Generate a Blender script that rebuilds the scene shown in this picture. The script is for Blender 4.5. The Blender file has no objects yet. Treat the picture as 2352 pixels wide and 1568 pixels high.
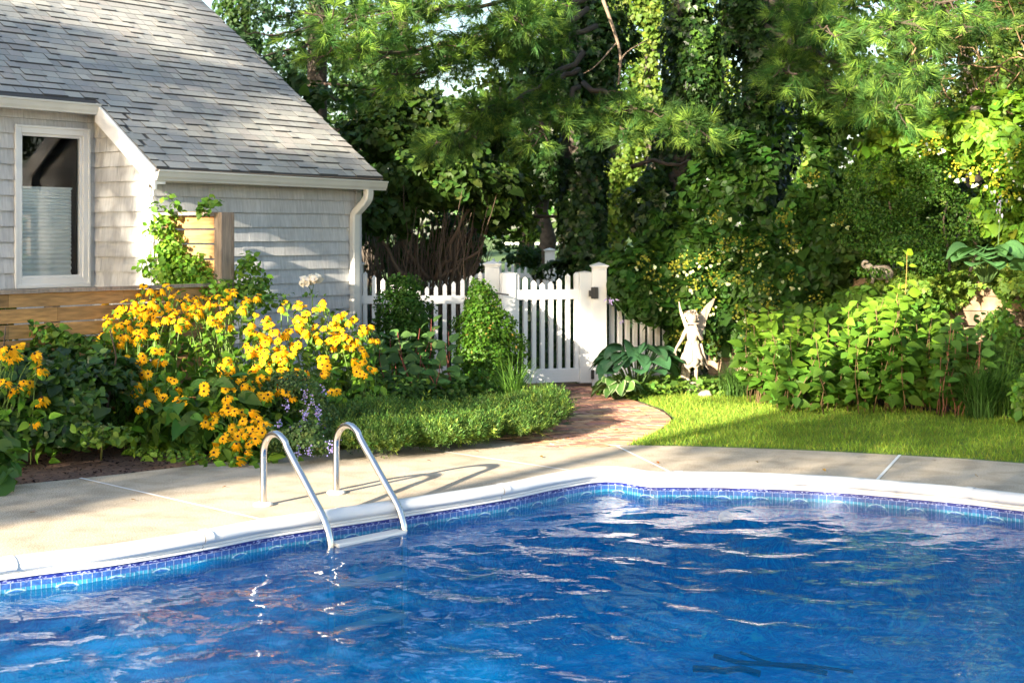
import bpy, bmesh, math, random
import numpy as np
from mathutils import Vector, Matrix
from mathutils.geometry import tessellate_polygon

# ------------------------------------------------------------------ camera, world, sun
SC = bpy.context.scene
COL = bpy.data.collections.new("Scene objects"); SC.collection.children.link(COL)
R = math.radians
F, CU, HV, H = 3400.0, 1176.0, 541.0, 1.65          # focal length, centre, horizon (photo pixels), eye height
cam = bpy.data.cameras.new("camera"); camo = bpy.data.objects.new("camera", cam); COL.objects.link(camo)
camo.location = (0, 0, H); camo.rotation_euler = (R(90), 0, 0)
cam.sensor_width = 36; cam.lens = F / 2352 * 36; cam.shift_y = -(784 - HV) / 2352
cam.clip_start = .05; cam.clip_end = 600
cam.dof.use_dof = True; cam.dof.focus_distance = 10.5; cam.dof.aperture_fstop = 4.5
SC.camera = camo
SUN_EL = 16.2
LX, LY = .572, .8203                                     # horizontal direction the light travels
TAN = math.tan(R(SUN_EL))
w_ = bpy.data.worlds.new("World"); SC.world = w_; w_.use_nodes = True
nt = w_.node_tree; bg = nt.nodes['Background']
sky = nt.nodes.new('ShaderNodeTexSky'); sky.sky_type = 'NISHITA'; sky.sun_disc = False
sky.sun_elevation = R(SUN_EL); sky.sun_rotation = math.atan2(-LX, -LY); sky.air_density = 1.0; sky.dust_density = 1.5
nt.links.new(sky.outputs[0], bg.inputs[0]); bg.inputs[1].default_value = .08
sl = bpy.data.lights.new("sun", 'SUN'); sl.energy = 5.0; sl.angle = R(.5); sl.color = (1, .87, .68)
so = bpy.data.objects.new("sun", sl); COL.objects.link(so)
so.rotation_euler = Vector((LX, LY, -TAN)).to_track_quat('-Z', 'Y').to_euler()
SC.view_settings.view_transform = 'Standard'; SC.view_settings.look = 'None'
SC.view_settings.gamma = 1; SC.view_settings.exposure = 2.5
SC.cycles.max_bounces = 8; SC.cycles.transparent_max_bounces = 12
SC.cycles.caustics_reflective = False; SC.cycles.caustics_refractive = False
SC.cycles.sample_clamp_indirect = 6

rng = np.random.default_rng(7); rnd = random.Random(5)

# ------------------------------------------------------------------ places
def P(u, v, z=0.0):
    Y = F * (H - z) / (v - HV); return Vector(((u - CU) * Y / F, Y, z))
def Q(u, v, Y): return Vector(((u - CU) * Y / F, Y, H - (v - HV) * Y / F))
CR = Vector((-1.667, 16.2, 0)); WV = Vector((.616, .788, 0)); NV = Vector((.788, -.616, 0)); UP = Vector((0, 0, 1))
def HS(s, e, z): return CR + WV * s + NV * e + UP * z     # along the wall, out of the wall, up

# ------------------------------------------------------------------ object helpers
def tag(o, label=None, cat=None, group=None, kind=None):
    if label: o['label'] = label
    if cat: o['category'] = cat
    if group: o['group'] = group
    if kind: o['kind'] = kind
    return o
def thing(name, label, cat, loc=(0, 0, 0), group=None):
    o = bpy.data.objects.new(name, None); COL.objects.link(o); o.location = loc
    o.empty_display_size = .2
    return tag(o, label, cat, group)
def link(name, me, mat=None, parent=None):
    o = bpy.data.objects.new(name, me); COL.objects.link(o)
    if mat is not None:
        for m in (mat if isinstance(mat, (list, tuple)) else [mat]): me.materials.append(m)
    if parent is not None:
        o.parent = parent
        M = Matrix.Translation(parent.location)
        if parent.parent is not None: M = Matrix.Translation(parent.parent.location + parent.location)
        if me.users <= 1 and not me.get('local'): me.transform(M.inverted())
    return o
class MB:
    """collects faces in world space and links them as ONE mesh object"""
    def __init__(s): s.v = []; s.f = []; s.c = []; s.m = []
    def add(s, vs, fs, col=(1, 1, 1), mi=0):
        b = len(s.v); s.v += [tuple(x) for x in vs]; s.c += [col] * len(vs)
        s.f += [tuple(b + i for i in f) for f in fs]; s.m += [mi] * len(fs)
    def box(s, o, ax, ay, az, x, y, z, col=(1, 1, 1), mi=0):
        vs = [o + ax * x[i] + ay * y[j] + az * z[k] for i in (0, 1) for j in (0, 1) for k in (0, 1)]
        s.add(vs, [(0, 1, 3, 2), (4, 6, 7, 5), (0, 4, 5, 1), (2, 3, 7, 6), (0, 2, 6, 4), (1, 5, 7, 3)], col, mi)
    def wbox(s, x, y, z, col=(1, 1, 1), mi=0):
        s.box(Vector((0, 0, 0)), Vector((1, 0, 0)), Vector((0, 1, 0)), UP, x, y, z, col, mi)
    def hbox(s, x, y, z, col=(1, 1, 1), mi=0): s.box(CR, WV, NV, UP, x, y, z, col, mi)
    def tube(s, pts, r, n=8, col=(1, 1, 1), mi=0, cap=True, rect=None):
        pts = [Vector(p) for p in pts]; N = len(pts)
        rs = r if isinstance(r, (list, tuple)) else [r] * N
        vs = []; side = None
        for i, p in enumerate(pts):
            t = (pts[min(i + 1, N - 1)] - pts[max(i - 1, 0)]).normalized()
            if side is None:
                ref = UP if abs(t.z) < .9 else Vector((1, 0, 0)); side = t.cross(ref).normalized()
                if rect: side = rect.copy()
            side = (side - t * side.dot(t)).normalized(); up = side.cross(t)
            for k in range(n):
                if n == 4: a = math.pi / 4 + k * math.pi / 2
                else: a = 2 * math.pi * k / n
                vs.append(p + side * math.cos(a) * rs[i] + up * math.sin(a) * rs[i])
        fs = [(i * n + k, i * n + (k + 1) % n, (i + 1) * n + (k + 1) % n, (i + 1) * n + k) for i in range(N - 1) for k in range(n)]
        if cap: fs += [tuple(range(n))[::-1], tuple((N - 1) * n + k for k in range(n))]
        s.add(vs, fs, col, mi)
    def lathe(s, o, prof, n=16, col=(1, 1, 1), mi=0, sx=1, sy=1):
        vs = [Vector((o[0] + r * math.cos(2 * math.pi * k / n) * sx, o[1] + r * math.sin(2 * math.pi * k / n) * sy, o[2] + z)) for r, z in prof for k in range(n)]
        fs = [(i * n + k, i * n + (k + 1) % n, (i + 1) * n + (k + 1) % n, (i + 1) * n + k) for i in range(len(prof) - 1) for k in range(n)]
        fs += [tuple(range(n))[::-1], tuple((len(prof) - 1) * n + k for k in range(n))]
        s.add(vs, fs, col, mi)
    def build(s, name, mat, parent=None, smooth=False, bevel=0):
        me = bpy.data.meshes.new(name); me.from_pydata(s.v, [], s.f)
        at = me.color_attributes.new('Col', 'FLOAT_COLOR', 'POINT')
        a = np.ones((len(s.v), 4), np.float32); a[:, :3] = np.array(s.c, np.float32).reshape(-1, 3); at.data.foreach_set('color', a.ravel())
        me.polygons.foreach_set('material_index', s.m)
        if smooth: me.polygons.foreach_set('use_smooth', [True] * len(s.f))
        o = link(name, me, mat, parent)
        if bevel:
            b = o.modifiers.new('bevel', 'BEVEL'); b.width = bevel; b.segments = 2; b.limit_method = 'ANGLE'
        return o
def npmesh(name, V, Fa, C, mat, parent=None, smooth=False, quads=None):
    """V (n,3); Fa: list of index arrays of equal length rows; C (n,3)"""
    me = bpy.data.meshes.new(name)
    loops = np.concatenate([f.ravel() for f in Fa]).astype(np.int32)
    tot = np.concatenate([np.full(len(f), f.shape[1], np.int32) for f in Fa])
    st = np.concatenate([[0], np.cumsum(tot)[:-1]]).astype(np.int32)
    me.vertices.add(len(V)); me.vertices.foreach_set('co', V.astype(np.float32).ravel())
    me.loops.add(len(loops)); me.loops.foreach_set('vertex_index', loops)
    me.polygons.add(len(tot)); me.polygons.foreach_set('loop_start', st); me.polygons.foreach_set('loop_total', tot)
    if smooth: me.polygons.foreach_set('use_smooth', np.ones(len(tot), bool))
    me.update(calc_edges=True)
    at = me.color_attributes.new('Col', 'FLOAT_COLOR', 'POINT')
    a = np.ones((len(V), 4), np.float32); a[:, :3] = C; at.data.foreach_set('color', a.ravel())
    return link(name, me, mat, parent)

# ------------------------------------------------------------------ materials
def newmat(name):
    m = bpy.data.materials.new(name); m.use_nodes = True; n = m.node_tree.nodes; n.clear()
    out = n.new('ShaderNodeOutputMaterial'); return m, m.node_tree, out
def N(t, k, **kw):
    n = t.nodes.new(k)
    for a, b in kw.items():
        if a in n.inputs: n.inputs[a].default_value = b
        else: setattr(n, a, b)
    return n
def L(t, a, b): t.links.new(a, b)
def setin(n, **kw):
    for a, b in kw.items(): n.inputs[a.replace('_', ' ')].default_value = b
def surf(name, col, rough=.6, var=.15, scale=8, bump=.0, bscale=40, metal=0, attr=True, spec=.5, detail=6, col2=None, stretch=None):
    """Col attribute x base colour x noise, with bump"""
    m, t, out = newmat(name)
    b = N(t, 'ShaderNodeBsdfPrincipled'); setin(b, Roughness=rough, Metallic=metal); b.inputs['Specular IOR Level'].default_value = spec
    geo = N(t, 'ShaderNodeNewGeometry')
    src = geo.outputs['Position']
    if stretch:
        mp = N(t, 'ShaderNodeMapping'); mp.inputs['Scale'].default_value = stretch; L(t, src, mp.inputs[0]); src = mp.outputs[0]
    no = N(t, 'ShaderNodeTexNoise'); setin(no, Scale=scale, Detail=detail); L(t, src, no.inputs['Vector'])
    cr = N(t, 'ShaderNodeValToRGB')
    c2 = col2 or tuple(c * (1 - var * 1.6) for c in col); c1 = tuple(min(1, c * (1 + var)) for c in col) if not col2 else col
    cr.color_ramp.elements[0].position = .3; cr.color_ramp.elements[1].position = .7
    cr.color_ramp.elements[0].color = (*c2, 1); cr.color_ramp.elements[1].color = (*c1, 1)
    L(t, no.outputs[0], cr.inputs[0]); c = cr.outputs[0]
    if attr:
        at = N(t, 'ShaderNodeAttribute', attribute_name='Col'); mx = N(t, 'ShaderNodeMix', data_type='RGBA', blend_type='MULTIPLY')
        mx.inputs[0].default_value = 1; L(t, c, mx.inputs[6]); L(t, at.outputs[0], mx.inputs[7]); c = mx.outputs[2]
    L(t, c, b.inputs['Base Color'])
    if bump:
        n2 = N(t, 'ShaderNodeTexNoise'); setin(n2, Scale=bscale, Detail=8); L(t, src, n2.inputs['Vector'])
        bp = N(t, 'ShaderNodeBump'); setin(bp, Strength=bump, Distance=.01); L(t, n2.outputs[0], bp.inputs['Height']); L(t, bp.outputs[0], b.inputs['Normal'])
    L(t, b.outputs[0], out.inputs[0]); return m
def leafmat(name, rough=.5, trans=.3, spec=.22, tcol=(1.25, 1.35, .5)):
    m, t, out = newmat(name)
    at = N(t, 'ShaderNodeAttribute', attribute_name='Col')
    b = N(t, 'ShaderNodeBsdfPrincipled'); setin(b, Roughness=rough); b.inputs['Specular IOR Level'].default_value = spec
    L(t, at.outputs[0], b.inputs['Base Color'])
    tr = N(t, 'ShaderNodeBsdfTranslucent'); mx = N(t, 'ShaderNodeMix', data_type='RGBA', blend_type='MULTIPLY'); mx.inputs[0].default_value = 1
    L(t, at.outputs[0], mx.inputs[6]); mx.inputs[7].default_value = (*tcol, 1); L(t, mx.outputs[2], tr.inputs[0])
    ms = N(t, 'ShaderNodeMixShader'); ms.inputs[0].default_value = trans
    L(t, b.outputs[0], ms.inputs[1]); L(t, tr.outputs[0], ms.inputs[2]); L(t, ms.outputs[0], out.inputs[0]); return m
M = {}
M['leaf'] = leafmat('leaf'); M['glossleaf'] = leafmat('glossy_leaf', .38, .2, .32); M['needle'] = leafmat('needle', .55, .3, .15)
M['grass'] = leafmat('grass_blade', .6, .4, .2); M['petal'] = leafmat('petal', .6, .3, .2, (1.3, 1.1, .3)); M['whitepetal'] = leafmat('white_petal', .6, .3, .2, (1, 1, 1))
M['bark'] = surf('bark', (.06, .047, .036), .9, .4, 14, .8, 30)
M['twig'] = surf('twig', (1, 1, 1), .8, .15, 20)
M['shingle'] = surf('wall_shingle', (.52, .525, .53), .85, .10, 5, .35, 60, stretch=(9, 9, .8))
M['roof'] = surf('roof_shingle', (.345, .345, .33), .95, .12, 160, .6, 220, spec=.2)
M['white'] = surf('white_paint', (.78, .78, .77), .45, .03, 3, .05, 30)
M['vinyl'] = surf('white_vinyl', (.74, .74, .73), .3, .04, 2.5)
M['gutter'] = surf('gutter_paint', (.66, .65, .60), .4, .05, 4)
M['wood'] = surf('cedar_board', (.40, .225, .085), .7, .25, 3, .25, 25, stretch=(2, 2, 16))
M['greywood'] = surf('weathered_cedar', (.30, .24, .19), .8, .25, 4, .3, 25, stretch=(9, 9, 1.2))
M['block'] = surf('wall_block', (.25, .18, .115), .95, .3, 7, 1.0, 26)
M['stone'] = surf('cast_stone', (.34, .28, .22), .85, .15, 9, .5, 40)
M['oldstone'] = surf('weathered_stone', (.30, .25, .19), .95, .35, 18, .8, 50)
M['brick'] = surf('brick', (.50, .29, .19), .85, .25, 14, .6, 60)
M['steel'] = surf('polished_steel', (.72, .70, .67), .16, .02, 5, 0, metal=1)
M['plastic'] = surf('white_plastic', (.80, .78, .72), .4, .04, 5)
M['black'] = surf('black_metal', (.015, .015, .017), .4, .1, 5)
M['mulch'] = surf('mulch', (.21, .115, .075), .95, .5, 26, 1, 50, col2=(.07, .042, .03))
M['soil'] = surf('soil', (.07, .05, .03), .95, .5, 9, 1, 20)
M['dark'] = surf('dark_interior', (.02, .022, .025), .8, .1, 2)
M['blind'] = surf('cellular_shade', (.92, .95, .96), .8, .03, 2)
M['cone'] = surf('flower_cone', (.035, .015, .008), .9, .3, 90, attr=False)
def deckmat():
    m, t, out = newmat('aggregate_concrete'); b = N(t, 'ShaderNodeBsdfPrincipled'); setin(b, Roughness=.8)
    g = N(t, 'ShaderNodeNewGeometry')
    n1 = N(t, 'ShaderNodeTexNoise'); setin(n1, Scale=.9, Detail=5); L(t, g.outputs['Position'], n1.inputs['Vector'])
    n2 = N(t, 'ShaderNodeTexNoise'); setin(n2, Scale=120, Detail=2); L(t, g.outputs['Position'], n2.inputs['Vector'])
    c1 = N(t, 'ShaderNodeValToRGB'); c1.color_ramp.elements[0].color = (.49, .41, .305, 1); c1.color_ramp.elements[1].color = (.59, .505, .385, 1)
    c1.color_ramp.elements[0].position = .3; c1.color_ramp.elements[1].position = .7
    c2 = N(t, 'ShaderNodeValToRGB'); c2.color_ramp.elements[0].color = (.5, .48, .46, 1); c2.color_ramp.elements[1].color = (1.1, 1.1, 1.1, 1)
    c2.color_ramp.elements[0].position = .35; c2.color_ramp.elements[1].position = .6
    n3 = N(t, 'ShaderNodeTexNoise'); setin(n3, Scale=5, Detail=8); L(t, g.outputs['Position'], n3.inputs['Vector'])
    c3 = N(t, 'ShaderNodeValToRGB'); c3.color_ramp.elements[0].color = (.78, .76, .73, 1); c3.color_ramp.elements[1].color = (1, 1, 1, 1)
    c3.color_ramp.elements[0].position = .35; c3.color_ramp.elements[1].position = .55
    L(t, n1.outputs[0], c1.inputs[0]); L(t, n2.outputs[0], c2.inputs[0]); L(t, n3.outputs[0], c3.inputs[0])
    mx = N(t, 'ShaderNodeMix', data_type='RGBA', blend_type='MULTIPLY'); mx.inputs[0].default_value = 1
    L(t, c1.outputs[0], mx.inputs[6]); L(t, c2.outputs[0], mx.inputs[7])
    my = N(t, 'ShaderNodeMix', data_type='RGBA', blend_type='MULTIPLY'); my.inputs[0].default_value = 1
    L(t, mx.outputs[2], my.inputs[6]); L(t, c3.outputs[0], my.inputs[7]); L(t, my.outputs[2], b.inputs['Base Color'])
    bp = N(t, 'ShaderNodeBump'); setin(bp, Strength=.5, Distance=.004); L(t, n2.outputs[0], bp.inputs['Height']); L(t, bp.outputs[0], b.inputs['Normal'])
    L(t, b.outputs[0], out.inputs[0]); return m
M['deck'] = deckmat()
def linermat():
    m, t, out = newmat('pool_liner'); b = N(t, 'ShaderNodeBsdfPrincipled'); setin(b, Roughness=.5)
    g = N(t, 'ShaderNodeNewGeometry')
    n0 = N(t, 'ShaderNodeTexNoise'); setin(n0, Scale=3.0, Detail=3); L(t, g.outputs['Position'], n0.inputs['Vector'])
    vm = N(t, 'ShaderNodeVectorMath', operation='SCALE'); vm.inputs['Scale'].default_value = .5; L(t, n0.outputs[1], vm.inputs[0])
    va = N(t, 'ShaderNodeVectorMath', operation='ADD'); L(t, g.outputs['Position'], va.inputs[0]); L(t, vm.outputs[0], va.inputs[1])
    n1 = N(t, 'ShaderNodeTexNoise'); setin(n1, Scale=7, Detail=5, Distortion=2.2); L(t, va.outputs[0], n1.inputs['Vector'])
    cr = N(t, 'ShaderNodeValToRGB'); e = cr.color_ramp.elements
    e[0].position = .28; e[0].color = (.0, .16, .50, 1); e[1].position = .74; e[1].color = (.06, .72, .85, 1)
    for p_, c in ((.38, (.001, .24, .60)), (.46, (.002, .46, .85)), (.51, (.001, .18, .62)), (.6, (.004, .50, .86))):
        x = e.new(p_); x.color = (*c, 1)
    L(t, n1.outputs[0], cr.inputs[0])
    L(t, cr.outputs[0], b.inputs['Base Color']); L(t, b.outputs[0], out.inputs[0]); return m
M['liner'] = linermat()
def watermat():
    m, t, out = newmat('pool_water')
    g = N(t, 'ShaderNodeNewGeometry')
    n1 = N(t, 'ShaderNodeTexNoise'); setin(n1, Scale=8, Detail=2, Distortion=.6)
    mp = N(t, 'ShaderNodeMapping'); mp.inputs['Scale'].default_value = (.8, 1.3, 1); L(t, g.outputs['Position'], mp.inputs[0]); L(t, mp.outputs[0], n1.inputs['Vector'])
    bp = N(t, 'ShaderNodeBump'); setin(bp, Strength=.22, Distance=.02); L(t, n1.outputs[0], bp.inputs['Height'])
    fr = N(t, 'ShaderNodeFresnel', IOR=1.28); L(t, bp.outputs[0], fr.inputs['Normal'])
    gl = N(t, 'ShaderNodeBsdfGlossy'); gl.inputs['Roughness'].default_value = .015; L(t, bp.outputs[0], gl.inputs['Normal'])
    tr = N(t, 'ShaderNodeBsdfTransparent'); tr.inputs[0].default_value = (.70, .97, 1, 1)
    df = N(t, 'ShaderNodeBsdfDiffuse'); df.inputs[0].default_value = (.0, .31, .80, 1); m0 = N(t, 'ShaderNodeMixShader'); m0.inputs[0].default_value = .25; L(t, tr.outputs[0], m0.inputs[1]); L(t, df.outputs[0], m0.inputs[2])
    ms = N(t, 'ShaderNodeMixShader'); L(t, fr.outputs[0], ms.inputs[0]); L(t, m0.outputs[0], ms.inputs[1]); L(t, gl.outputs[0], ms.inputs[2])
    L(t, ms.outputs[0], out.inputs[0]); return m
M['water'] = watermat()
def glassmat():
    m, t, out = newmat('window_glass'); fr = N(t, 'ShaderNodeFresnel', IOR=1.6)
    gl = N(t, 'ShaderNodeBsdfGlossy'); gl.inputs['Roughness'].default_value = .0; tr = N(t, 'ShaderNodeBsdfTransparent'); tr.inputs[0].default_value = (.97, 1, 1, 1)
    ms = N(t, 'ShaderNodeMixShader'); L(t, fr.outputs[0], ms.inputs[0]); L(t, tr.outputs[0], ms.inputs[1]); L(t, gl.outputs[0], ms.inputs[2])
    L(t, ms.outputs[0], out.inputs[0]); return m
M['glass'] = glassmat()
M['stone_b'] = surf('cast_stone_body', (.34, .28, .22), .85, .15, 9, .5, 40, attr=False)
M['oldstone_b'] = surf('weathered_stone_body', (.30, .25, .19), .95, .35, 18, .8, 50, attr=False)
GREENS = [M['leaf'], M['glossleaf'], M['needle'], M['grass']]

# ------------------------------------------------------------------ foliage engine
def T(v, *fs): return np.array(v, float), [np.array(f, int) for f in fs]
TPL = {
 'oval': T([(0, 0, 0), (-.30, .28, .06), (-.32, .6, .04), (0, 1, -.14), (.32, .6, .04), (.30, .28, .06), (0, .3, -.02), (0, .66, -.02)],
           [(0, 6, 1), (2, 7, 3), (0, 5, 6), (4, 3, 7)], [(1, 6, 7, 2), (5, 4, 7, 6)]),
 'simple': T([(0, 0, 0), (-.3, .45, .08), (0, 1, -.06), (.3, .45, .08)], [(0, 3, 2), (0, 2, 1)]),
 'ivy': T([(0, 0, 0), (-.42, -.12, 0), (-.36, .22, .04), (-.52, .5, 0), (-.2, .56, .03), (0, 1, -.08), (.2, .56, .03), (.52, .5, 0), (.36, .22, .04), (.42, -.12, 0), (0, .4, -.03)],
          [(10, 1, 0), (10, 2, 1), (10, 3, 2), (10, 4, 3), (10, 5, 4), (10, 6, 5), (10, 7, 6), (10, 8, 7), (10, 9, 8), (10, 0, 9)]),
 'heart': T([(0, 0, 0), (-.34, -.06, .03), (-.48, .25, .05), (-.34, .62, .03), (0, 1, -.12), (.34, .62, .03), (.48, .25, .05), (.34, -.06, .03), (0, .45, -.04)],
          [(8, 1, 0), (8, 2, 1), (8, 3, 2), (8, 4, 3), (8, 5, 4), (8, 6, 5), (8, 7, 6), (8, 0, 7)]),
 'narrow': T([(0, 0, 0), (-.1, .4, .02), (0, 1, -.06), (.1, .4, .02)], [(0, 3, 2), (0, 2, 1)]),
 'blade': T([(-.03, 0, 0), (.03, 0, 0), (-.028, .35, .03), (.028, .35, .03), (-.02, .7, 0), (.02, .7, 0), (0, 1, -.12)], [(4, 5, 6)], [(0, 1, 3, 2), (2, 3, 5, 4)]),
}
def tuft(n=26, spread=1.0, w=.022):
    r = np.random.default_rng(3); vs = []; fs = []
    for i in range(n):
        a = r.uniform(0, 2 * math.pi); th = r.uniform(0, 1.25) * spread; d = np.array([math.sin(th) * math.cos(a), math.cos(th), math.sin(th) * math.sin(a)])
        s = np.cross(d, r.normal(size=3)); s /= np.linalg.norm(s); l = r.uniform(.7, 1.05); k = len(vs); st = d * r.uniform(-.25, .15) * 0 + np.array([0, r.uniform(-.25, .1), 0])
        vs += [st - s * w, st + s * w, st + d * l]; fs.append((k, k + 1, k + 2))
    return np.array(vs), [np.array(fs)]
def sprig():
    r = np.random.default_rng(5); vs = []; fs = []
    for i in range(9):
        t = i / 9; a = i * 2.4; d = np.array([math.cos(a) * .8, .75, math.sin(a) * .8]); d /= np.linalg.norm(d); s = np.cross(d, [0, 1, 0]); s /= np.linalg.norm(s); st = np.array([0, t, 0]); k = len(vs); l = .5 * (1 - .4 * t)
        vs += [st, st + d * l * .5 + s * .04, st + d * l, st + d * l * .5 - s * .04]; fs += [(k, k + 1, k + 2, k + 3)]
    return np.array(vs), [np.array(fs)]
def ovate(wmax=.34, tipf=1.0, base=.5, n=7):
    vs = []; 
    for i in range(n + 1):
        t = i / n; w = wmax * (math.sin(math.pi * t ** .72) ** 1.05) if 0 < i < n else .0; z = -.22 * t * t
        vs += [(-w, t, z + .3 * w), (0, t, z), (w, t, z + .3 * w)]
    fs = []
    for i in range(n):
        k = 3 * i; fs += [(k, k + 1, k + 4, k + 3), (k + 1, k + 2, k + 5, k + 4)]
    return np.array(vs, float), [np.array(fs)]
TPL['ovate'] = ovate(); TPL['sprig'] = sprig(); TPL['tuft'] = tuft(); TPL['spruce'] = tuft(14, 1.2, .07)
def unit(a): return a / np.maximum(np.linalg.norm(a, axis=1, keepdims=True), 1e-9)
def cvar(base, n, var=.25, hue=.15, mix=None, pm=0):
    c = np.tile(np.array(base, float), (n, 1)) * np.exp(rng.normal(0, var, (n, 1)))
    c[:, 0] *= np.exp(rng.normal(0, hue, n)); c[:, 2] *= np.exp(rng.normal(0, hue, n))
    if mix is not None:
        k = rng.random(n) < pm; c[k] = np.array(mix) * np.exp(rng.normal(0, var, (k.sum(), 1)))
    return np.clip(c, 0, .95)
def scatter(name, pos, nrm, size, kind, cols, mat, parent=None, tip=None, jit=.5, droop=.4, wide=1.0, sv=.25, kindtag=None):
    n = len(pos); pos = np.asarray(pos, float)
    if mat in GREENS: cols = np.clip(cols * [1.12, 1.06, .62] * (.8 if pos[:, 1].mean() > 15.9 else .96), 0, .95)  # greens far back are darkened: woodland shade put into the leaf colour
    if np.ndim(size) == 0: size = size * np.exp(rng.normal(0, sv, n))
    z = unit(unit(np.asarray(nrm, float)) + rng.normal(0, jit, (n, 3)))
    t = rng.normal(0, 1, (n, 3)) if tip is None else np.asarray(tip, float) + rng.normal(0, .3, (n, 3))
    t[:, 2] -= droop; t = t - z * (t * z).sum(1, keepdims=True); t = unit(t)
    if kind in ('sprig', 'tuft', 'spruce', 'narrow', 'blade') and tip is not None:
        t = unit(np.asarray(tip, float) + rng.normal(0, .25, (n, 3))); z = unit(z - t * (t * z).sum(1, keepdims=True))
    x = np.cross(t, z)
    tv, tf = TPL[kind]; k = len(tv)
    V = pos[:, None, :] + size[:, None, None] * (tv[None, :, 0, None] * wide * x[:, None, :] + tv[None, :, 1, None] * t[:, None, :] + tv[None, :, 2, None] * z[:, None, :])
    off = (np.arange(n) * k)[:, None, None]
    Fs = [(f[None] + off).reshape(-1, f.shape[1]) for f in tf]
    C = np.repeat(cols, k, axis=0)
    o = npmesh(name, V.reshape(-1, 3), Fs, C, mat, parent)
    return o
def sn(p, f, seed=0):
    r = np.random.default_rng(seed); s = np.zeros(len(p))
    for i in range(7):
        k = r.normal(0, f, 3); s += np.sin(p @ k + r.uniform(0, 6.3))
    return s / 3.0
def blobs(bl, n, shell=.16, rough=.22, freq=3.0, gap=None, gfreq=4, front=0, seed=1, upb=.4):
    """bl: (x,y,z, rx,ry,rz). points near the lumpy surface of ellipsoids, with gaps"""
    bl = np.array(bl, float); wgt = (bl[:, 3] * bl[:, 4] + bl[:, 4] * bl[:, 5] + bl[:, 3] * bl[:, 5]); wgt /= wgt.sum()
    m = int(n * (2.2 if gap is not None else 1.15)); ids = rng.choice(len(bl), m, p=wgt)
    d = unit(rng.normal(0, 1, (m, 3)))
    if front: d[:, 1] = np.where(rng.random(m) < front, -np.abs(d[:, 1]), d[:, 1])
    c = bl[ids, :3]; r = bl[ids, 3:]
    rad = 1 - np.abs(rng.normal(0, shell, m)) + rough * sn(d * 1.0 + c, freq, seed)
    p = c + d * r * rad[:, None]
    if gap is not None:
        k = sn(p, gfreq, seed + 9) > gap; p = p[k]; d = d[k]; ids = ids[k]
    p = p[:n]; d = d[:n]
    nr = d / bl[ids[:n], 3:]; nr = unit(nr); nr[:, 2] += upb
    return p, nr
def curve(a, b, sag=0, n=8, wob=0, mid=None):
    a = Vector(a); b = Vector(b); out = []
    for i in range(n + 1):
        t = i / n; p = a.lerp(b, t); p.z -= sag * 4 * t * (1 - t)
        if 0 < i < n and wob: p += Vector((rnd.gauss(0, wob), rnd.gauss(0, wob), rnd.gauss(0, wob)))
        out.append(p)
    return out
def taper(a, b, n): return [a + (b - a) * i / (n - 1) for i in range(n)]
def catmull(pts, k=6, closed=False):
    pts = [Vector(p) for p in pts]; n = len(pts); out = []
    rngi = range(n) if closed else range(n - 1)
    for i in rngi:
        p0 = pts[(i - 1) % n] if closed or i > 0 else pts[0] * 2 - pts[1]
        p1 = pts[i]; p2 = pts[(i + 1) % n]; p3 = pts[(i + 2) % n] if closed or i + 2 < n else p2 * 2 - p1
        for j in range(k):
            t = j / k
            out.append(.5 * ((2 * p1) + (p2 - p0) * t + (2 * p0 - 5 * p1 + 4 * p2 - p3) * t * t + (3 * p1 - p0 - 3 * p2 + p3) * t ** 3))
    if not closed: out.append(pts[-1])
    return out
def inpoly(p, poly):
    x, y = p[0], p[1]; c = False; n = len(poly)
    for i in range(n):
        x1, y1 = poly[i][0], poly[i][1]; x2, y2 = poly[i - 1][0], poly[i - 1][1]
        if (y1 > y) != (y2 > y) and x < (x2 - x1) * (y - y1) / (y2 - y1) + x1: c = not c
    return c
def inpoly_np(X, Y, poly):
    c = np.zeros(len(X), bool); n = len(poly)
    for i in range(n):
        x1, y1 = poly[i][0], poly[i][1]; x2, y2 = poly[i - 1][0], poly[i - 1][1]
        if y1 == y2: continue
        k = ((y1 > Y) != (y2 > Y)) & (X < (x2 - x1) * (Y - y1) / (y2 - y1) + x1); c ^= k
    return c
def sheet(name, rings, z, mat, kind='structure', parent=None):
    vs = [Vector((p[0], p[1], z)) for r in rings for p in r]
    tr = tessellate_polygon([[Vector((p[0], p[1], 0)) for p in r] for r in rings])
    mb = MB(); fs = []
    for a, b, c in tr:
        nz = (vs[b] - vs[a]).cross(vs[c] - vs[a]).z
        fs.append((a, b, c) if nz > 0 else (a, c, b))
    mb.add(vs, fs); o = mb.build(name, mat, parent)
    if kind: o['kind'] = kind
    return o

# ================================================================== GROUND, DECK, POOL
ZW = -.145
cop = [(0, 1290), (240, 1261), (449, 1228), (617, 1197), (895, 1157), (1135, 1120), (1240, 1099), (1300, 1088), (1352, 1080), (1398, 1077.5), (1442, 1080), (1497, 1089), (1549, 1089.5), (1660, 1090.5), (1794, 1094.6), (1905, 1100), (2009, 1107.7), (2224, 1126.6), (2352, 1141.5)]
cp = [P(u, v) for u, v in cop]
dirl = (cp[0] - cp[2]).normalized()
pre = [cp[0] + dirl * 3.2, cp[0] + dirl * 1.6]
post = [Vector((4.3, 8.55, 0)), Vector((5.2, 7.3, 0)), Vector((5.5, 5.6, 0)), Vector((5.0, 3.6, 0)), Vector((3.6, 2.4, 0)), Vector((1, 2.1, 0)), Vector((-2, 2.0, 0)), Vector((-4.6, 2.1, 0)), Vector((-5.9, 2.9, 0))]
edge = catmull(pre + cp + post, 5, closed=True)          # outer line of the coping, whole pool
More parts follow.
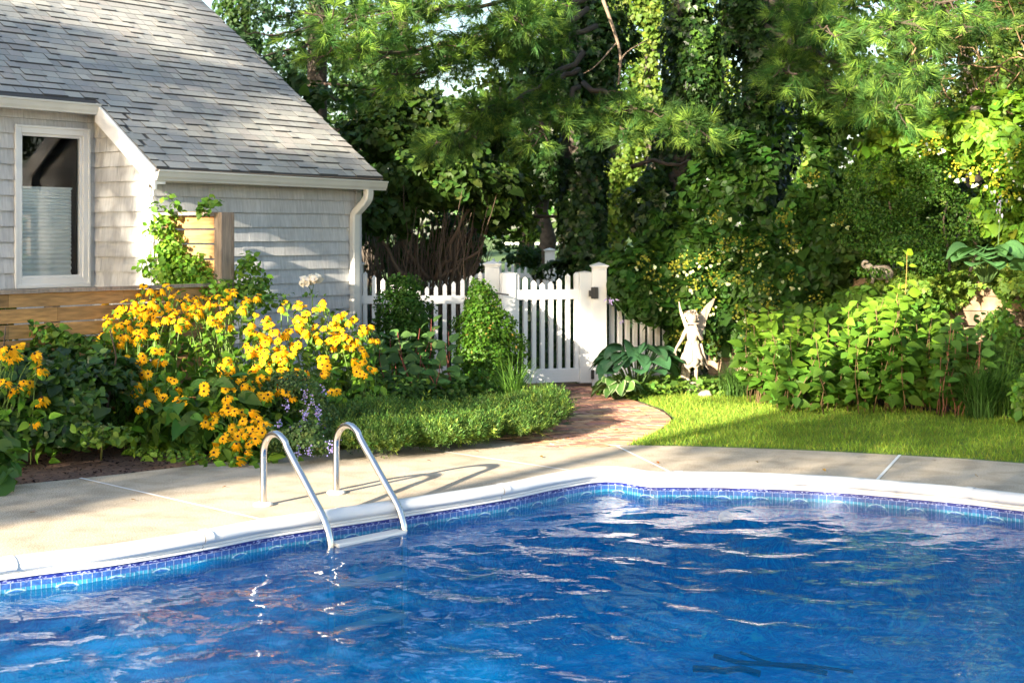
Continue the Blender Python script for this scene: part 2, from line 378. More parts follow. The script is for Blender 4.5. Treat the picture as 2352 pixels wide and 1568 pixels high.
def offset(line, d):
    out = []; n = len(line)
    for i in range(n):
        t = (line[(i + 1) % n] - line[i - 1]); t.z = 0; t.normalize(); out.append(line[i] + Vector((t.y, -t.x, 0)) * d)
    return out
pool_out = offset(edge, .02)
deck_edge = [(0, 1116), (184, 1098), (330, 1082), (484, 1064), (700, 1042), (905, 1021), (1020, 1010), (1091, 1004), (1160, 1012), (1241, 1024.5), (1314, 1028), (1417, 1024.6), (1435, 1021.8), (1600, 1025), (1770, 1030.6), (1920, 1037), (2067, 1045), (2210, 1053), (2352, 1063.7)]
de = [P(u, v) for u, v in deck_edge]
deck_poly = [Vector((-9, 4.2, 0)), Vector((-5.4, 7.3, 0))] + catmull(de, 4) + [Vector((6.2, 9.6, 0)), Vector((8, 7, 0)), Vector((8.5, 2, 0)), Vector((7, -3, 0)), Vector((-9, -3, 0))]
sheet('deck', [deck_poly, pool_out], 0, M['deck'])
deck = bpy.data.objects['deck']
mj = MB()                                                   # joint strips, each a part of the deck
for a, b in (((184, 1098), (617, 1197)), ((905, 1020.5), (1332, 1084)), ((1417, 1025), (1549, 1089)), ((2067, 1045), (2009, 1108))):
    mj = MB(); A = P(*a); B = P(*b); t = (B - A).normalized(); s = Vector((-t.y, t.x, 0)); n = 8; vs = []
    w1 = .011
    mj.add([A - s * w1 + UP * .004, A + s * w1 + UP * .004, B + s * w1 + UP * .004, B - s * w1 + UP * .004], [(0, 3, 2, 1)])
    mj.build('expansion_strip', M['white'], deck)
ground_poly = [Vector((-70, -60, 0)), Vector((70, -60, 0)), Vector((70, 16.6, 0)), Vector((-70, 16.6, 0))]
sheet('ground', [ground_poly, pool_out], -.025, M['soil'])
# terrain beyond the fence rises gently away
def hterr(x, y):
    a = min(max((y - 16.6) / 1.6, 0), 1); h = -.025 + .42 * a * a * (3 - 2 * a) * (1 if x < 3 else 1)
    b = min(max((y - 24) / 30, 0), 1); return h + 1.25 * b + .03 * math.sin(x * 1.3) * math.cos(y * .9) * a
mt = MB(); xs = [-90 + i * 2.5 for i in range(73)]; ys = [16.6 + .4 * j for j in range(20)] + [24.6 + 3 * j for j in range(12)] + [70, 110, 180, 300]
vs = [Vector((x, y, hterr(x, y))) for y in ys for x in xs]; nx = len(xs)
mt.add(vs, [(j * nx + i, j * nx + i + 1, (j + 1) * nx + i + 1, (j + 1) * nx + i) for j in range(len(ys) - 1) for i in range(nx - 1)])
M['meadow'] = surf('far_lawn', (.075, .14, .03), .9, .3, 3, .5, 30)
mt.build('terrain', M['meadow'], smooth=True)['kind'] = 'structure'
# mulch bed on the left between deck and house
mulch_poly = [Vector((-9, 5.4, 0)), Vector((-5.4, 7.35, 0))] + [Vector((p.x, p.y + .0, 0)) for p in catmull(de[:8], 4)] + [P(1120, 1003), P(1222, 989), P(1296, 970), P(1325, 941), P(1318, 893), Vector((.65, 16.5, 0)), Vector((-9, 16.5, 0))]
sheet('mulch_bed', [mulch_poly], -.012, M['mulch'])
ch = 9000
px = rng.uniform(-6, -1.0, ch); py = rng.uniform(6.5, 12.5, ch)
k = inpoly_np(px, py, mulch_poly); pos = np.stack([px[k], py[k], np.full(k.sum(), -.006)], 1)
scatter('bark_mulch', pos, np.tile([0, 0, 1.], (len(pos), 1)), .028, 'simple', cvar((.17, .085, .05), len(pos), .55, .15, (.03, .02, .018), .3), M['mulch'], jit=.35, droop=0, wide=.9)['kind'] = 'stuff'

# --- pool: coping pieces, liner, floor, fittings
pool = thing('swimming_pool', 'blue lined swimming pool with rounded white coping', 'swimming pool', (0, 6, 0))
prof = [(-.022, .0), (-.02, .010), (-.006, .020), (.02, .028), (.05, .027), (.075, .018), (.092, .002), (.096, -.018), (.088, -.036), (.07, -.044), (.068, -.050), (.074, -.052), (.074, -.058), (.066, -.060), (.066, -.066), (.073, -.068), (.073, -.076), (.06, -.078)]
def sweep(mb, path, prof, closed=False, col=(1, 1, 1)):
    n = len(path); m = len(prof); vs = []
    for i, p in enumerate(path):
        a = path[(i - 1) % n] if closed or i > 0 else p; b = path[(i + 1) % n] if closed or i < n - 1 else p
        t = (b - a); t.z = 0; t.normalize(); inn = Vector((t.y, -t.x, 0))
        vs += [p + inn * d + UP * z for d, z in prof]
    fs = [(i * m + k, i * m + k + 1, ((i + 1) % n) * m + k + 1, ((i + 1) % n) * m + k) for i in range(n if closed else n - 1) for k in range(m - 1)]
    mb.add(vs, fs, col)
seams = [0]; acc = 0                                        # break the coping into lengths at the seams the photo shows
seam_pts = [P(10, 1289), P(455, 1227), P(1135, 1120), P(1549, 1089.5), P(2222, 1126.5)]
idx = sorted(min(range(len(edge)), key=lambda i: (edge[i] - s).length) for s in seam_pts)
idx2 = idx + [idx[-1] + 18, idx[-1] + 32, idx[-1] + 46]
idx2 = sorted(set(i % len(edge) for i in idx2))
for a, b in zip(idx2, idx2[1:] + [idx2[0] + len(edge)]):
    seg = [edge[i % len(edge)] for i in range(a, b + 1)]
    mb = MB(); sweep(mb, seg, prof)
    p0 = seg[0]; t = (seg[1] - seg[0]).normalized(); big = [(d * 1.035 + .0 - (.003 if d < .03 else -.003), z * 1.0 + .0035) for d, z in prof[:10]]
    sweep(mb, [p0 - t * .0, p0 + t * .055], big)
    mb.build('coping', M['vinyl'], pool, smooth=True)
wall = offset(edge, .066)
def wallmat():
    m, t, out = newmat('liner_tile_band'); b = N(t, 'ShaderNodeBsdfPrincipled'); setin(b, Roughness=.35)
    at = N(t, 'ShaderNodeAttribute', attribute_name='Col'); n = N(t, 'ShaderNodeTexNoise'); setin(n, Scale=26, Detail=4, Distortion=1.5)
    g = N(t, 'ShaderNodeNewGeometry'); L(t, g.outputs['Position'], n.inputs['Vector'])
    cr = N(t, 'ShaderNodeValToRGB'); cr.color_ramp.elements[0].position = .35; cr.color_ramp.elements[0].color = (.6, .6, .7, 1); cr.color_ramp.elements[1].color = (1.5, 1.4, 1.25, 1); cr.color_ramp.elements[1].position = .7
    L(t, n.outputs[0], cr.inputs[0]); mx = N(t, 'ShaderNodeMix', data_type='RGBA', blend_type='MULTIPLY'); mx.inputs[0].default_value = 1
    L(t, at.outputs[0], mx.inputs[6]); L(t, cr.outputs[0], mx.inputs[7]); L(t, mx.outputs[2], b.inputs['Base Color']); L(t, b.outputs[0], out.inputs[0]); return m
M['band'] = wallmat()
# tile band: individual tiles with pale joints, arches below
tb = MB(); Lr = []; acc = 0
for i in range(len(wall)):
    Lr.append(acc); acc += (wall[(i + 1) % len(wall)] - wall[i]).length
def wp(s, z, o=0):
    s = s % acc; i = max(j for j in range(len(Lr)) if Lr[j] <= s); a = wall[i]; b = wall[(i + 1) % len(wall)]; t = (b - a).normalized()
    p = a + t * (s - Lr[i]) + Vector((t.y, -t.x, 0)) * o; return Vector((p.x, p.y, z))
def wrect(s0, s1, z0, z1, o, c): tb.add([wp(s0, z0, o), wp(s1, z0, o), wp(s1, z1, o), wp(s0, z1, o)], [(0, 1, 2, 3)], c)
import bisect
def wp(s, z, o=0):
    s = s % acc; i = bisect.bisect_right(Lr, s) - 1; a = wall[i]; b = wall[(i + 1) % len(wall)]; t = (b - a).normalized()
    p = a + t * (s - Lr[i]) + Vector((t.y, -t.x, 0)) * o; return Vector((p.x, p.y, z))
GR = (.34, .42, .62); s = 0; rr = random.Random(2)
vis0 = 0; vis1 = acc
while s < acc:
    q = .052
    wrect(s, s + q, -.076, -.098, .0, (.010, .025, .22))
    wrect(s, s + q, -.098, -.127, .0, (.03, .10, .33))
    wrect(s, s + .003, -.098, -.127, .001, GR)
    wrect(s, s + q, -.0975, -.0995, .001, GR)
    wrect(s, s + q, -.127, -.20, .0, (.03, .22, .38)); wrect(s + .024, s + .027, -.127, -.2, .001, GR); wrect(s, s + .003, -.127, -.2, .001, GR)
    for kk in range(6):                                       # marbled light flecks in the top row
        a = s + rr.random() * q; b = -.082 - rr.random() * .018; l = rr.uniform(.006, .02)
        tb.add([wp(a, b, .001), wp(a + l, b + rr.uniform(-.008, .008), .001), wp(a + l, b - .003, .001), wp(a, b - .003, .001)], [(0, 1, 2, 3)], (.30, .36, .62))
    s += q
s = 0
while s < acc:                                              # shell arches
    for j in range(6):
        a0 = math.pi * j / 6; a1 = math.pi * (j + 1) / 6 - .03
        for r0, r1, c in ((.0, .042, (.03, .12, .36)), (.042, .049, (.3, .5, .6))):
            tb.add([wp(s + .13 - math.cos(a0) * r0 * 1.6, -.178 + math.sin(a0) * r0, .003), wp(s + .13 - math.cos(a1) * r0 * 1.6, -.178 + math.sin(a1) * r0, .003),
                    wp(s + .13 - math.cos(a1) * r1 * 1.6, -.178 + math.sin(a1) * r1, .003), wp(s + .13 - math.cos(a0) * r1 * 1.6, -.178 + math.sin(a0) * r1, .003)], [(0, 1, 2, 3)], c)
    wrect(s, s + .26, -.2, -.208, .002, GR)
    s += .26
tb.build('tile_band', M['band'], pool)
mb = MB(); zf = -1.05
low = offset(edge, .5)
n = len(wall); mb.add([Vector((p.x, p.y, -.205)) for p in wall] + [Vector((p.x, p.y, -.8)) for p in wall] + [Vector((p.x, p.y, zf)) for p in low],
       [(i, (i + 1) % n, n + (i + 1) % n, n + i) for i in range(n)] + [(n + i, n + (i + 1) % n, 2 * n + (i + 1) % n, 2 * n + i) for i in range(n)])
mb.build('liner_wall', M['liner'], pool)
sheet('liner_floor', [[(p.x, p.y) for p in low]], zf, M['liner'], None, pool)
mb = MB(); c = P(1676, 1162, ZW); 
mb.lathe((0, 0, 0), [(.001, 0), (.05, .0), (.05, .012), (.03, .02), (.012, .02)], 20)
o = mb.build('return_fitting', M['plastic'], None, True); o.parent = pool
o.location = Vector((c.x, 10.02, -.26)) - pool.location; o.rotation_euler = (R(80), 0, R(8))
# --- water surface with real waves
xs = np.arange(-6.3, 5.8, .03); ys = np.arange(1.8, 11.0, .03); X, Y = np.meshgrid(xs, ys)
def waves(X, Y):
    z = np.zeros_like(X); r = np.random.default_rng(11)
    for i in range(26):
        lam = r.uniform(.14, .6); a = r.uniform(0, 6.28); k = 2 * math.pi / lam
        z += .0062 * (lam / .5) * np.sin(k * (X * math.cos(a) + Y * math.sin(a)) + r.uniform(0, 6.3)) * (.5 + .5 * np.sin(X * r.uniform(.3, 1.2) + Y * r.uniform(.3, 1.2) + r.uniform(0, 6)))
    calm = 1 / (1 + np.exp(-((X - .55 * (Y - 6) - .9) * 1.6)))              # quieter water on the right
    for cx, cy, am in ((-.35, 7.3, 1), (.55, 8.9, .8), (-1.6, 6.6, .7), (1.2, 6.4, .5)):
        d = np.hypot(X - cx, (Y - cy)); z += .004 * am * np.sin(d * 21) * np.exp(-d * .9)
    return z * (1 - .72 * calm) * .42
Z = ZW + waves(X, Y); ins = inpoly_np(X.ravel(), Y.ravel(), [(p.x, p.y) for p in offset(edge, .03)]).reshape(X.shape)
g = np.arange(X.size).reshape(X.shape); ok = ins[:-1, :-1] | ins[1:, 1:] | ins[1:, :-1] | ins[:-1, 1:]
quads = np.stack([g[:-1, :-1][ok], g[:-1, 1:][ok], g[1:, 1:][ok], g[1:, :-1][ok]], 1)
used, inv = np.unique(quads, return_inverse=True)
o = npmesh('water', np.stack([X.ravel()[used], Y.ravel()[used], Z.ravel()[used]], 1), [inv.reshape(-1, 4)], np.ones((len(used), 3)), M['water'], smooth=True); o['kind'] = 'structure'
# --- dark hose on the pool bottom
mb = MB()
for pts, rr_ in (([(1592, 1537), (1640, 1541), (1665, 1546), (1700, 1544), (1745, 1551)], .016), ([(1640, 1513), (1700, 1511), (1760, 1523), (1820, 1538), (1900, 1548)], .012), ([(1700, 1505), (1770, 1514), (1850, 1526), (1960, 1537)], .008)):
    mb.tube(catmull([P(u, v, -.34) + UP * rnd.uniform(-.02, .02) for u, v in pts], 5), rr_, 8, (1, 1, 1))
tag(mb.build('pool_hose', M['black'], None, True), 'dark hose lying under the rippled water at the bottom right of the pool', 'hose')

# --- ladder
LN = Vector((.688, -.726, 0))                               # from the deck into the pool
ld = thing('pool_ladder', 'stainless steel pool ladder with two looped handrails and white steps', 'ladder', P(690, 1150))
for (u, v) in ((605, 1160), (772, 1133)):
    b = P(u, v); pts = [b + UP * -.02, b + UP * .12, b + UP * .27]
    c = b + LN * .135
    r0 = .135
    for k in range(0, 9): 
        a = math.pi - k * math.pi * .86 / 8; pts.append(c + LN * (r0 * math.cos(a)) + UP * (.315 + r0 * math.sin(a)))
    dn = pts[-1]; d2 = (pts[-1] - pts[-2]).normalized()
    tgt = b + LN * .63 + UP * .0
    pts += [dn.lerp(tgt, .35), dn.lerp(tgt, .7), dn.lerp(tgt, .93)]
    pts += [b + LN * .655 + UP * -.05, b + LN * .685 + UP * -.14, b + LN * .69 + UP * -.3, b + LN * .69 + UP * -.8]
    mb = MB(); pp = catmull(pts, 4); mb.tube(pp, .0215, 16); mb.build('handrail', M['steel'], ld, True)
    mb = MB(); mb.lathe((b.x, b.y, 0), [(.055, .0), (.060, .004), (.058, .014), (.045, .019), (.024, .021)], 24); mb.build('escutcheon', M['plastic'], ld, True)
A = P(605, 1160) + LN * .69; B = P(772, 1133) + LN * .69; al = (B - A).normalized()
for k, z in enumerate((-.128, -.38, -.63)):
    mb = MB(); mb.box(A, al, LN, UP, (.02, (B - A).length - .02), (-.05, .05), (z - .025, z)); mb.build('step', M['plastic'], ld, bevel=.008)

# ================================================================== HOUSE
house = thing('house', 'grey shingled house with a steep grey roof and white gutters', 'house', HS(-2, -1, 0))
ZR = lambda q: 2.425 + .744 * q
GREY = [(1, 1, 1), (1.06, 1.05, 1.03), (.93, .94, .95), (.98, .97, .94), (1.03, 1.0, .96), (.9, .9, .9)]
def shingle_wall(mb, O, ax, nn, ln, z0, z1, holes=(), zlim=None, course=.145, zb=1.59, seed=1):
    r = random.Random(seed); k0 = math.floor((z0 - zb) / course); z = zb + k0 * course
    while z < z1:
        s = -r.random() * .1
        while s < ln:
            w = r.choice((.09, .12, .15, .17, .2, .24)) * r.uniform(.85, 1.15); a = max(0, s); b = min(ln, s + w - .0018)
            hh = [e for h in holes for e in h[:2] if a < e < b and z + course > h[2] and z < h[3]]
            if hh: b = min(hh); s = b
            else: s += w
            if b - a < .01: continue
            for (za, zc) in [(max(z, z0), min(z + course + .02, z1))]:
                pieces = [(za, zc)]
                for (h0, h1, hz0, hz1) in holes:
                    if b > h0 + .001 and a < h1 - .001:
                        np_ = []
                        for (p0, p1) in pieces:
                            if p0 < hz0: np_.append((p0, min(p1, hz0)))
                            if p1 > hz1: np_.append((max(p0, hz1), p1))
                        pieces = np_
                for (p0, p1) in pieces:
                    ta, tb_ = (p1, p1) if zlim is None else (min(p1, zlim(a)), min(p1, zlim(b)))
                    if max(ta, tb_) <= p0 + .01: continue
                    ta = max(ta, p0 + .002); tb_ = max(tb_, p0 + .002)
                    e0 = .024 + r.uniform(-.001, .001); slope = lambda zz: e0 - .021 * min(1, (zz - z) / course)
                    c = GREY[r.randrange(6)]; v = r.uniform(.95, 1.04); c = tuple((1 + (x - 1) * .6) * v for x in c); dz = r.uniform(-.001, .001)
                    f = [O + ax * a + nn * slope(p0) + UP * (p0 + dz), O + ax * b + nn * slope(p0) + UP * (p0 + dz), O + ax * b + nn * slope(tb_) + UP * tb_, O + ax * a + nn * slope(ta) + UP * ta]
                    bk = [O + ax * a + UP * p0, O + ax * b + UP * p0, O + ax * b + UP * tb_, O + ax * a + UP * ta]
                    mb.add(f + bk, [(0, 1, 2, 3), (1, 5, 6, 2), (0, 3, 7, 4)], c); mb.add([f[0], bk[0], bk[1], f[1]], [(0, 1, 2, 3)], tuple(x * .4 for x in c))  # butt face coloured dark: painted shadow line under each course
        z += course
up_q = .884
# main wall (front of the wing), return wall, window wall, right side wall
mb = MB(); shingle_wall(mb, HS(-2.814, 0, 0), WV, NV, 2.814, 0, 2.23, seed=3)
mb.hbox((-2.814, -.012), (-.2, .001), (-.02, 2.24), (.5, .5, .5)); mb.build('front_wall', M['shingle'], house)
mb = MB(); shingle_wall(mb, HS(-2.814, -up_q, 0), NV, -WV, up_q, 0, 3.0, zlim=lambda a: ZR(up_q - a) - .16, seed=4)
mb.box(HS(-2.814, -up_q, 0), NV, -WV, UP, (0, up_q), (-.15, 0), (-.02, 2.25), (.5, .5, .5)); mb.build('return_wall', M['shingle'], house)
wz0, wz1 = 1.185, 2.675; ws0, ws1 = -2.814 - .902, -2.814 - .092
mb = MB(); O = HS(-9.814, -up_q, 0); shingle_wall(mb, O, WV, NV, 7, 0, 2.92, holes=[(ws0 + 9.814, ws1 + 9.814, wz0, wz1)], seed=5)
for (a, b, c, d) in ((0, ws0 + 9.814, 0, 2.92), (ws1 + 9.814, 7, 0, 2.92), (ws0 + 9.814, ws1 + 9.814, 0, wz0), (ws0 + 9.814, ws1 + 9.814, wz1, 2.92)):
    mb.box(O, WV, NV, UP, (a, b), (-.12, .0), (c, d), (.5, .5, .5))
mb.build('window_wall', M['shingle'], house)
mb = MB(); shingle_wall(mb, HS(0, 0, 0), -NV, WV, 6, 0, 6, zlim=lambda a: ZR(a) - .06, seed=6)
mb.add([HS(-.01, 0, 0), HS(-.01, -6, 0), HS(-.01, -6, 6.8), HS(-.01, 0, 2.3)], [(0, 1, 2, 3)], (.5, .5, .5)); mb.build('side_wall', M['shingle'], house)
# roof
q_r = 4.4
mb = MB(); r = random.Random(9); ROOFC = [(1, 1, 1), (1.07, 1.08, 1.05), (.92, .94, .96), (1.0, .96, .95), (.95, .98, .98), (1.12, 1.12, 1.08), (.85, .87, .9), (1.03, 1.01, .98)]
dq = .092; q = -.2; sl_ = math.hypot(1, .744); row = 0
while q < q_r:
    smin = -2.92 if q < .684 - dq * .5 else -9.9; s = smin; so_ = r.random() * .2; base = ZR(q); base2 = ZR(min(q + dq + .03, q_r))
    while s < .155:
        w = r.choice((.11, .14, .17, .21, .26)) * r.uniform(.9, 1.1); a = s; b = min(.155, s + w - .005); s += w
        if a == smin: b -= so_ * .3
        th = .021 if r.random() < .5 else .013
        c = ROOFC[r.randrange(len(ROOFC))]; v = r.uniform(.9, 1.1); c = tuple(x * v for x in c); dd = (0 if th > .02 else .02) + r.uniform(-.004, .004)
        q0 = q - dd * 0; nn = Vector((0, 0, 1))
        f = [HS(a, -(q + (0 if th > .02 else .006)), base + th), HS(b, -(q + (0 if th > .02 else .006)), base + th), HS(b, -(q + dq + .03), base2 + .003), HS(a, -(q + dq + .03), base2 + .003)]
        bk = [HS(a, -q, base - .006), HS(b, -q, base - .006)]
        mb.add(f, [(0, 1, 2, 3)], c); mb.add([f[0], f[1], bk[1], bk[0]], [(0, 3, 2, 1)], (.2, .2, .21)); mb.add([f[1], f[2], HS(b, -(q + dq), ZR(q + dq) - .002), bk[1]], [(0, 3, 2, 1)], (.35, .35, .35)); mb.add([f[0], f[3], HS(a, -(q + dq), ZR(q + dq) - .002), bk[0]], [(0, 1, 2, 3)], (.35, .35, .35))  # tab fronts coloured dark to paint the shadow strip along each row
    q += dq; row += 1
def slab(mb, s0, s1, q0, q1, t, c):
    v = [HS(s0, -q0, ZR(q0) - .004), HS(s1, -q0, ZR(q0) - .004), HS(s1, -q1, ZR(q1) - .004), HS(s0, -q1, ZR(q1) - .004)]
    mb.add(v + [p - UP * t for p in v], [(0, 1, 2, 3), (7, 6, 5, 4), (0, 4, 5, 1), (1, 5, 6, 2), (2, 6, 7, 3), (3, 7, 4, 0)], c)
slab(mb, -2.92, .15, -.2, .684, .03, (.25, .25, .26)); slab(mb, -9.9, .15, .684, q_r, .03, (.25, .25, .26))
v = [HS(-9.9, -q_r, ZR(q_r)), HS(.15, -q_r, ZR(q_r)), HS(.15, -q_r - 5, ZR(q_r) - 3.7), HS(-9.9, -q_r - 5, ZR(q_r) - 3.7)]; mb.add(v, [(0, 1, 2, 3)], (.9, .9, .95))
mb.build('roof', M['roof'], house)
# trim: rake board on the left of the lower slope with its boxed end, right rake, drip edges, soffits
mb = MB()
def rake(s0, s1, q0, q1, t):
    v = [HS(s, -q, ZR(q) - d) for s in (s0, s1) for q, d in ((q0, .006), (q1, .006), (q1, t), (q0, t))]
    mb.add(v, [(0, 1, 2, 3), (7, 6, 5, 4), (0, 4, 5, 1), (3, 2, 6, 7), (0, 3, 7, 4), (1, 5, 6, 2)])
rake(-2.945, -2.915, -.2, .70, .20); mb.build('rake_board', M['white'], house, bevel=.004)
mb = MB(); v = []
for s in (-2.93, -2.816): v += [HS(s, .20, 2.265), HS(s, .20, 2.13), HS(s, .0, 2.13), HS(s, -.03, 2.13), HS(s, -.03, 2.38)]
mb.add(v, [(0, 1, 2, 3, 4), (9, 8, 7, 6, 5), (0, 5, 6, 1), (1, 6, 8, 3), (4, 9, 5, 0)]); mb.build('eave_return', M['white'], house)
mb = MB(); rake(.115, .145, -.2, q_r, .13); mb.build('rake_board', M['white'], house)
mb = MB(); mb.hbox((-2.81, .11), (.0, .13), (2.232, 2.245)); mb.build('soffit', M['white'], house)
mb = MB(); mb.hbox((-9.8, -2.83), (-up_q, -up_q + .13), (2.885, 2.90)); mb.build('soffit', M['white'], house)
mb = MB(); mb.hbox((-2.9, .112), (.125, .14), (2.15, 2.25)); mb.build('fascia', M['white'], house)
mb = MB(); mb.hbox((-9.8, -2.83), (-up_q + .125, -up_q + .14), (2.82, 2.92)); mb.build('fascia', M['white'], house)
def gutter(s0, s1, e, zt0, zt1):
    pr = [(0, 0), (0, -.098), (.075, -.098), (.078, -.085), (.092, -.062), (.098, -.04), (.104, -.016), (.114, -.014), (.114, .002), (.104, .002), (.1, -.012), (.02, -.03)]
    mb = MB(); n = len(pr); vs = [HS(s, e + d, z + h) for s, z in ((s0, zt0), (s1, zt1)) for d, h in pr]
    mb.add(vs, [(k, (k + 1) % n, n + (k + 1) % n, n + k) for k in range(n)] + [tuple(range(n))[::-1], tuple(range(n, 2 * n))]); return mb.build('gutter', M['gutter'], house)
gutter(-2.93, .19, .142, 2.262, 2.24)
gutter(-9.8, -2.83, -up_q + .142, 2.935, 2.915)
mb = MB()
mb.hbox((-2.92, .15), (.17, .215), (2.262, 2.268), (.55, .42, .36)); mb.build('drip_edge', M['gutter'], house)
mb = MB()
pth = [HS(-.07, .195, 2.15), HS(-.07, .195, 2.09), HS(-.085, .185, 2.03), HS(-.11, .12, 1.95), HS(-.13, .066, 1.89), HS(-.14, .058, 1.82), HS(-.14, .058, .1)]
def rtube(mb, pts, a, b, side):
    vs = []; n = len(pts)
    for i, p in enumerate(pts):
        t = (pts[min(i + 1, n - 1)] - pts[max(i - 1, 0)]).normalized(); s = (side - t * side.dot(t)).normalized(); u = s.cross(t)
        for x, y in ((-1, -.6), (-.8, -1), (.8, -1), (1, -.6), (1, .6), (.8, 1), (-.8, 1), (-1, .6)): vs.append(p + s * x * a + u * y * b)
    mb.add(vs, [(i * 8 + k, i * 8 + (k + 1) % 8, (i + 1) * 8 + (k + 1) % 8, (i + 1) * 8 + k) for i in range(n - 1) for k in range(8)])
rtube(mb, catmull(pth[:6], 5) + [pth[6]], .05, .038, WV)
mb.hbox((-.215, -.188), (.01, .03), (1.70, 1.725)); mb.build('downspout', M['gutter'], house)
mb = MB(); mb.hbox((-.09, .0), (.019, .03), (0, 2.23)); mb.build('corner_board', M['shingle'], house)
# window
win = MB(); fr = .062
def wb(a, b, c, d, e0, e1): win.hbox((a, b), (-up_q + e0, -up_q + e1), (c, d))
for (a, b, c, d) in ((ws0, ws0 + fr, wz0, wz1), (ws1 - fr, ws1, wz0, wz1), (ws0 + fr, ws1 - fr, wz1 - fr, wz1), (ws0 + fr, ws1 - fr, wz0, wz0 + fr)): wb(a, b, c, d, -.04, .035)
for (a, b, c, d) in ((ws0 - .012, ws0 + .012, wz0 - .03, wz1 + .012), (ws1 - .012, ws1 + .012, wz0 - .03, wz1 + .012), (ws0 + .012, ws1 - .012, wz1 - .01, wz1 + .012), (ws0 + .012, ws1 - .012, wz0 - .03, wz0 + .006)): wb(a, b, c, d, .036, .05)
i0, i1 = ws0 + fr, ws1 - fr; j0, j1 = wz0 + fr, wz1 - fr
for (a, b, c, d) in ((i0, i0 + .025, j0, j1), (i1 - .025, i1, j0, j1), (i0 + .025, i1 - .025, j1 - .025, j1), (i0 + .025, i1 - .025, j0, j0 + .025)): wb(a, b, c, d, -.03, .012)
W = win.build('window', M['vinyl'], house, bevel=.004)
g_ = MB(); g_.add([HS(i0 + .02, -up_q - .012, j0 + .02), HS(i1 - .02, -up_q - .012, j0 + .02), HS(i1 - .02, -up_q - .012, j1 - .02), HS(i0 + .02, -up_q - .012, j1 - .02)], [(0, 1, 2, 3)]); g_.build('pane', M['glass'], W)
b_ = MB(); zb0, zb1 = j0 + .02, j0 + .02 + .83; nb = 44
vs = []; 
for k in range(nb + 1):
    z = zb0 + (zb1 - zb0) * (k / nb) ** .8; e = -up_q - .07 - (.018 if k % 2 else 0)
    vs += [HS(i0 + .01, e, z), HS(i1 - .06, e, z)]
b_.add(vs, [(2 * k, 2 * k + 1, 2 * k + 3, 2 * k + 2) for k in range(nb)]); b_.hbox((i0 + .01, i1 - .06), (-up_q - .09, -up_q - .06), (zb1, zb1 + .018)); b_.build('shade', M['blind'], W)
b_ = MB()
b_.hbox((i0 - .4, i1 + .04), (-up_q - 1.6, -up_q - 1.58), (.6, 2.9), (1, 1, 1)); b_.hbox((i0 - .42, i0 - .4), (-up_q - 1.6, -up_q - .13), (.6, 2.9)); b_.hbox((i1 + .04, i1 + .06), (-up_q - 1.6, -up_q - .13), (.6, 2.9)); b_.hbox((i0 - .4, i1 + .04), (-up_q - 1.6, -up_q - .13), (2.88, 2.9)); b_.hbox((i0 - .4, i1 + .04), (-up_q - 1.6, -up_q - .13), (.6, .62))
b_.build('room_interior', M['dark'], house)

# ================================================================== CEDAR SCREENS
scr = thing('cedar_screen', 'low cedar slat screen behind the yellow flowers', 'fence', HS(-4.5, 1, 0))
sE = 1.0
def boards(mb, f, z0, z1, bh, gap, seed, cols):
    r = random.Random(seed); z = z1
    while z > z0:
        v = r.uniform(.8, 1.2); h = bh * r.uniform(.93, 1.04); c = r.choice(cols); f(mb, max(z0, z - h), z, tuple(x * v for x in c)); z -= h + gap
WC = [(1, 1, 1), (.85, .8, .8), (1.15, 1.1, 1.0), (.95, 1.0, 1.1)]
z = 1.19; r = random.Random(4)
for k in range(9):
    mb = MB(); h = .112 * r.uniform(.95, 1.03)
    s = -8.5
    cuts = [-8.5, -6.6, -4.55, -2.86] if k % 2 else [-8.5, -7.4, -5.0, -3.9, -2.86]
    for a, b in zip(cuts, cuts[1:]):
        v = r.uniform(.75, 1.2); c = r.choice(WC); mb.hbox((a + .001, b - .001), (sE - .02, sE + r.uniform(-.001, .002)), (z - h, z), tuple(x * v for x in c))
    mb.build('board', M['wood'], scr, bevel=.002); z -= h + .012
mb = MB(); mb.hbox((-8.5, -2.86), (sE - .05, sE + .035), (1.195, 1.222)); mb.build('cap_board', M['greywood'], scr)
for s in (-8.4, -6.5, -4.6):
    mb = MB(); mb.hbox((s, s + .09), (sE - .115, sE - .025), (-.03, 1.19)); mb.build('post', M['greywood'], scr)
sc2 = thing('cedar_enclosure', 'tall cedar slat panel with grey posts and a climbing vine at the house wall', 'fence', HS(-2.78, .5, 0))
mb = MB(); mb.hbox((-2.855, -2.735), (.93, 1.03), (-.03, 1.86), (1, .98, .95)); mb.hbox((-2.733, -2.70), (.93, 1.03), (-.03, 1.86), (.95, .9, .85)); mb.build('post', M['greywood'], sc2, bevel=.004)
mb = MB(); mb.hbox((-2.855, -2.77), (.10, .17), (-.03, 1.835), (2.2, 2.4, 2.6)); mb.build('post', M['greywood'], sc2, bevel=.004)  # grey post tinted much paler, sunlight painted into its colour
mb = MB(); mb.hbox((-2.87, -2.72), (.08, .93), (1.837, 1.865), (1.5, 1.5, 1.5)); mb.build('cap_board', M['greywood'], sc2, bevel=.003)
z = 1.83; r = random.Random(14)
for k in range(13):
    h = .125 * r.uniform(.9, 1.05); mb = MB(); v = r.uniform(.8, 1.25); c = r.choice(WC); mb.hbox((-2.79, -2.772), (.172, .928), (z - h, z), tuple(x * v for x in c)); mb.build('board', M['wood'], sc2, bevel=.002); z -= h + .016

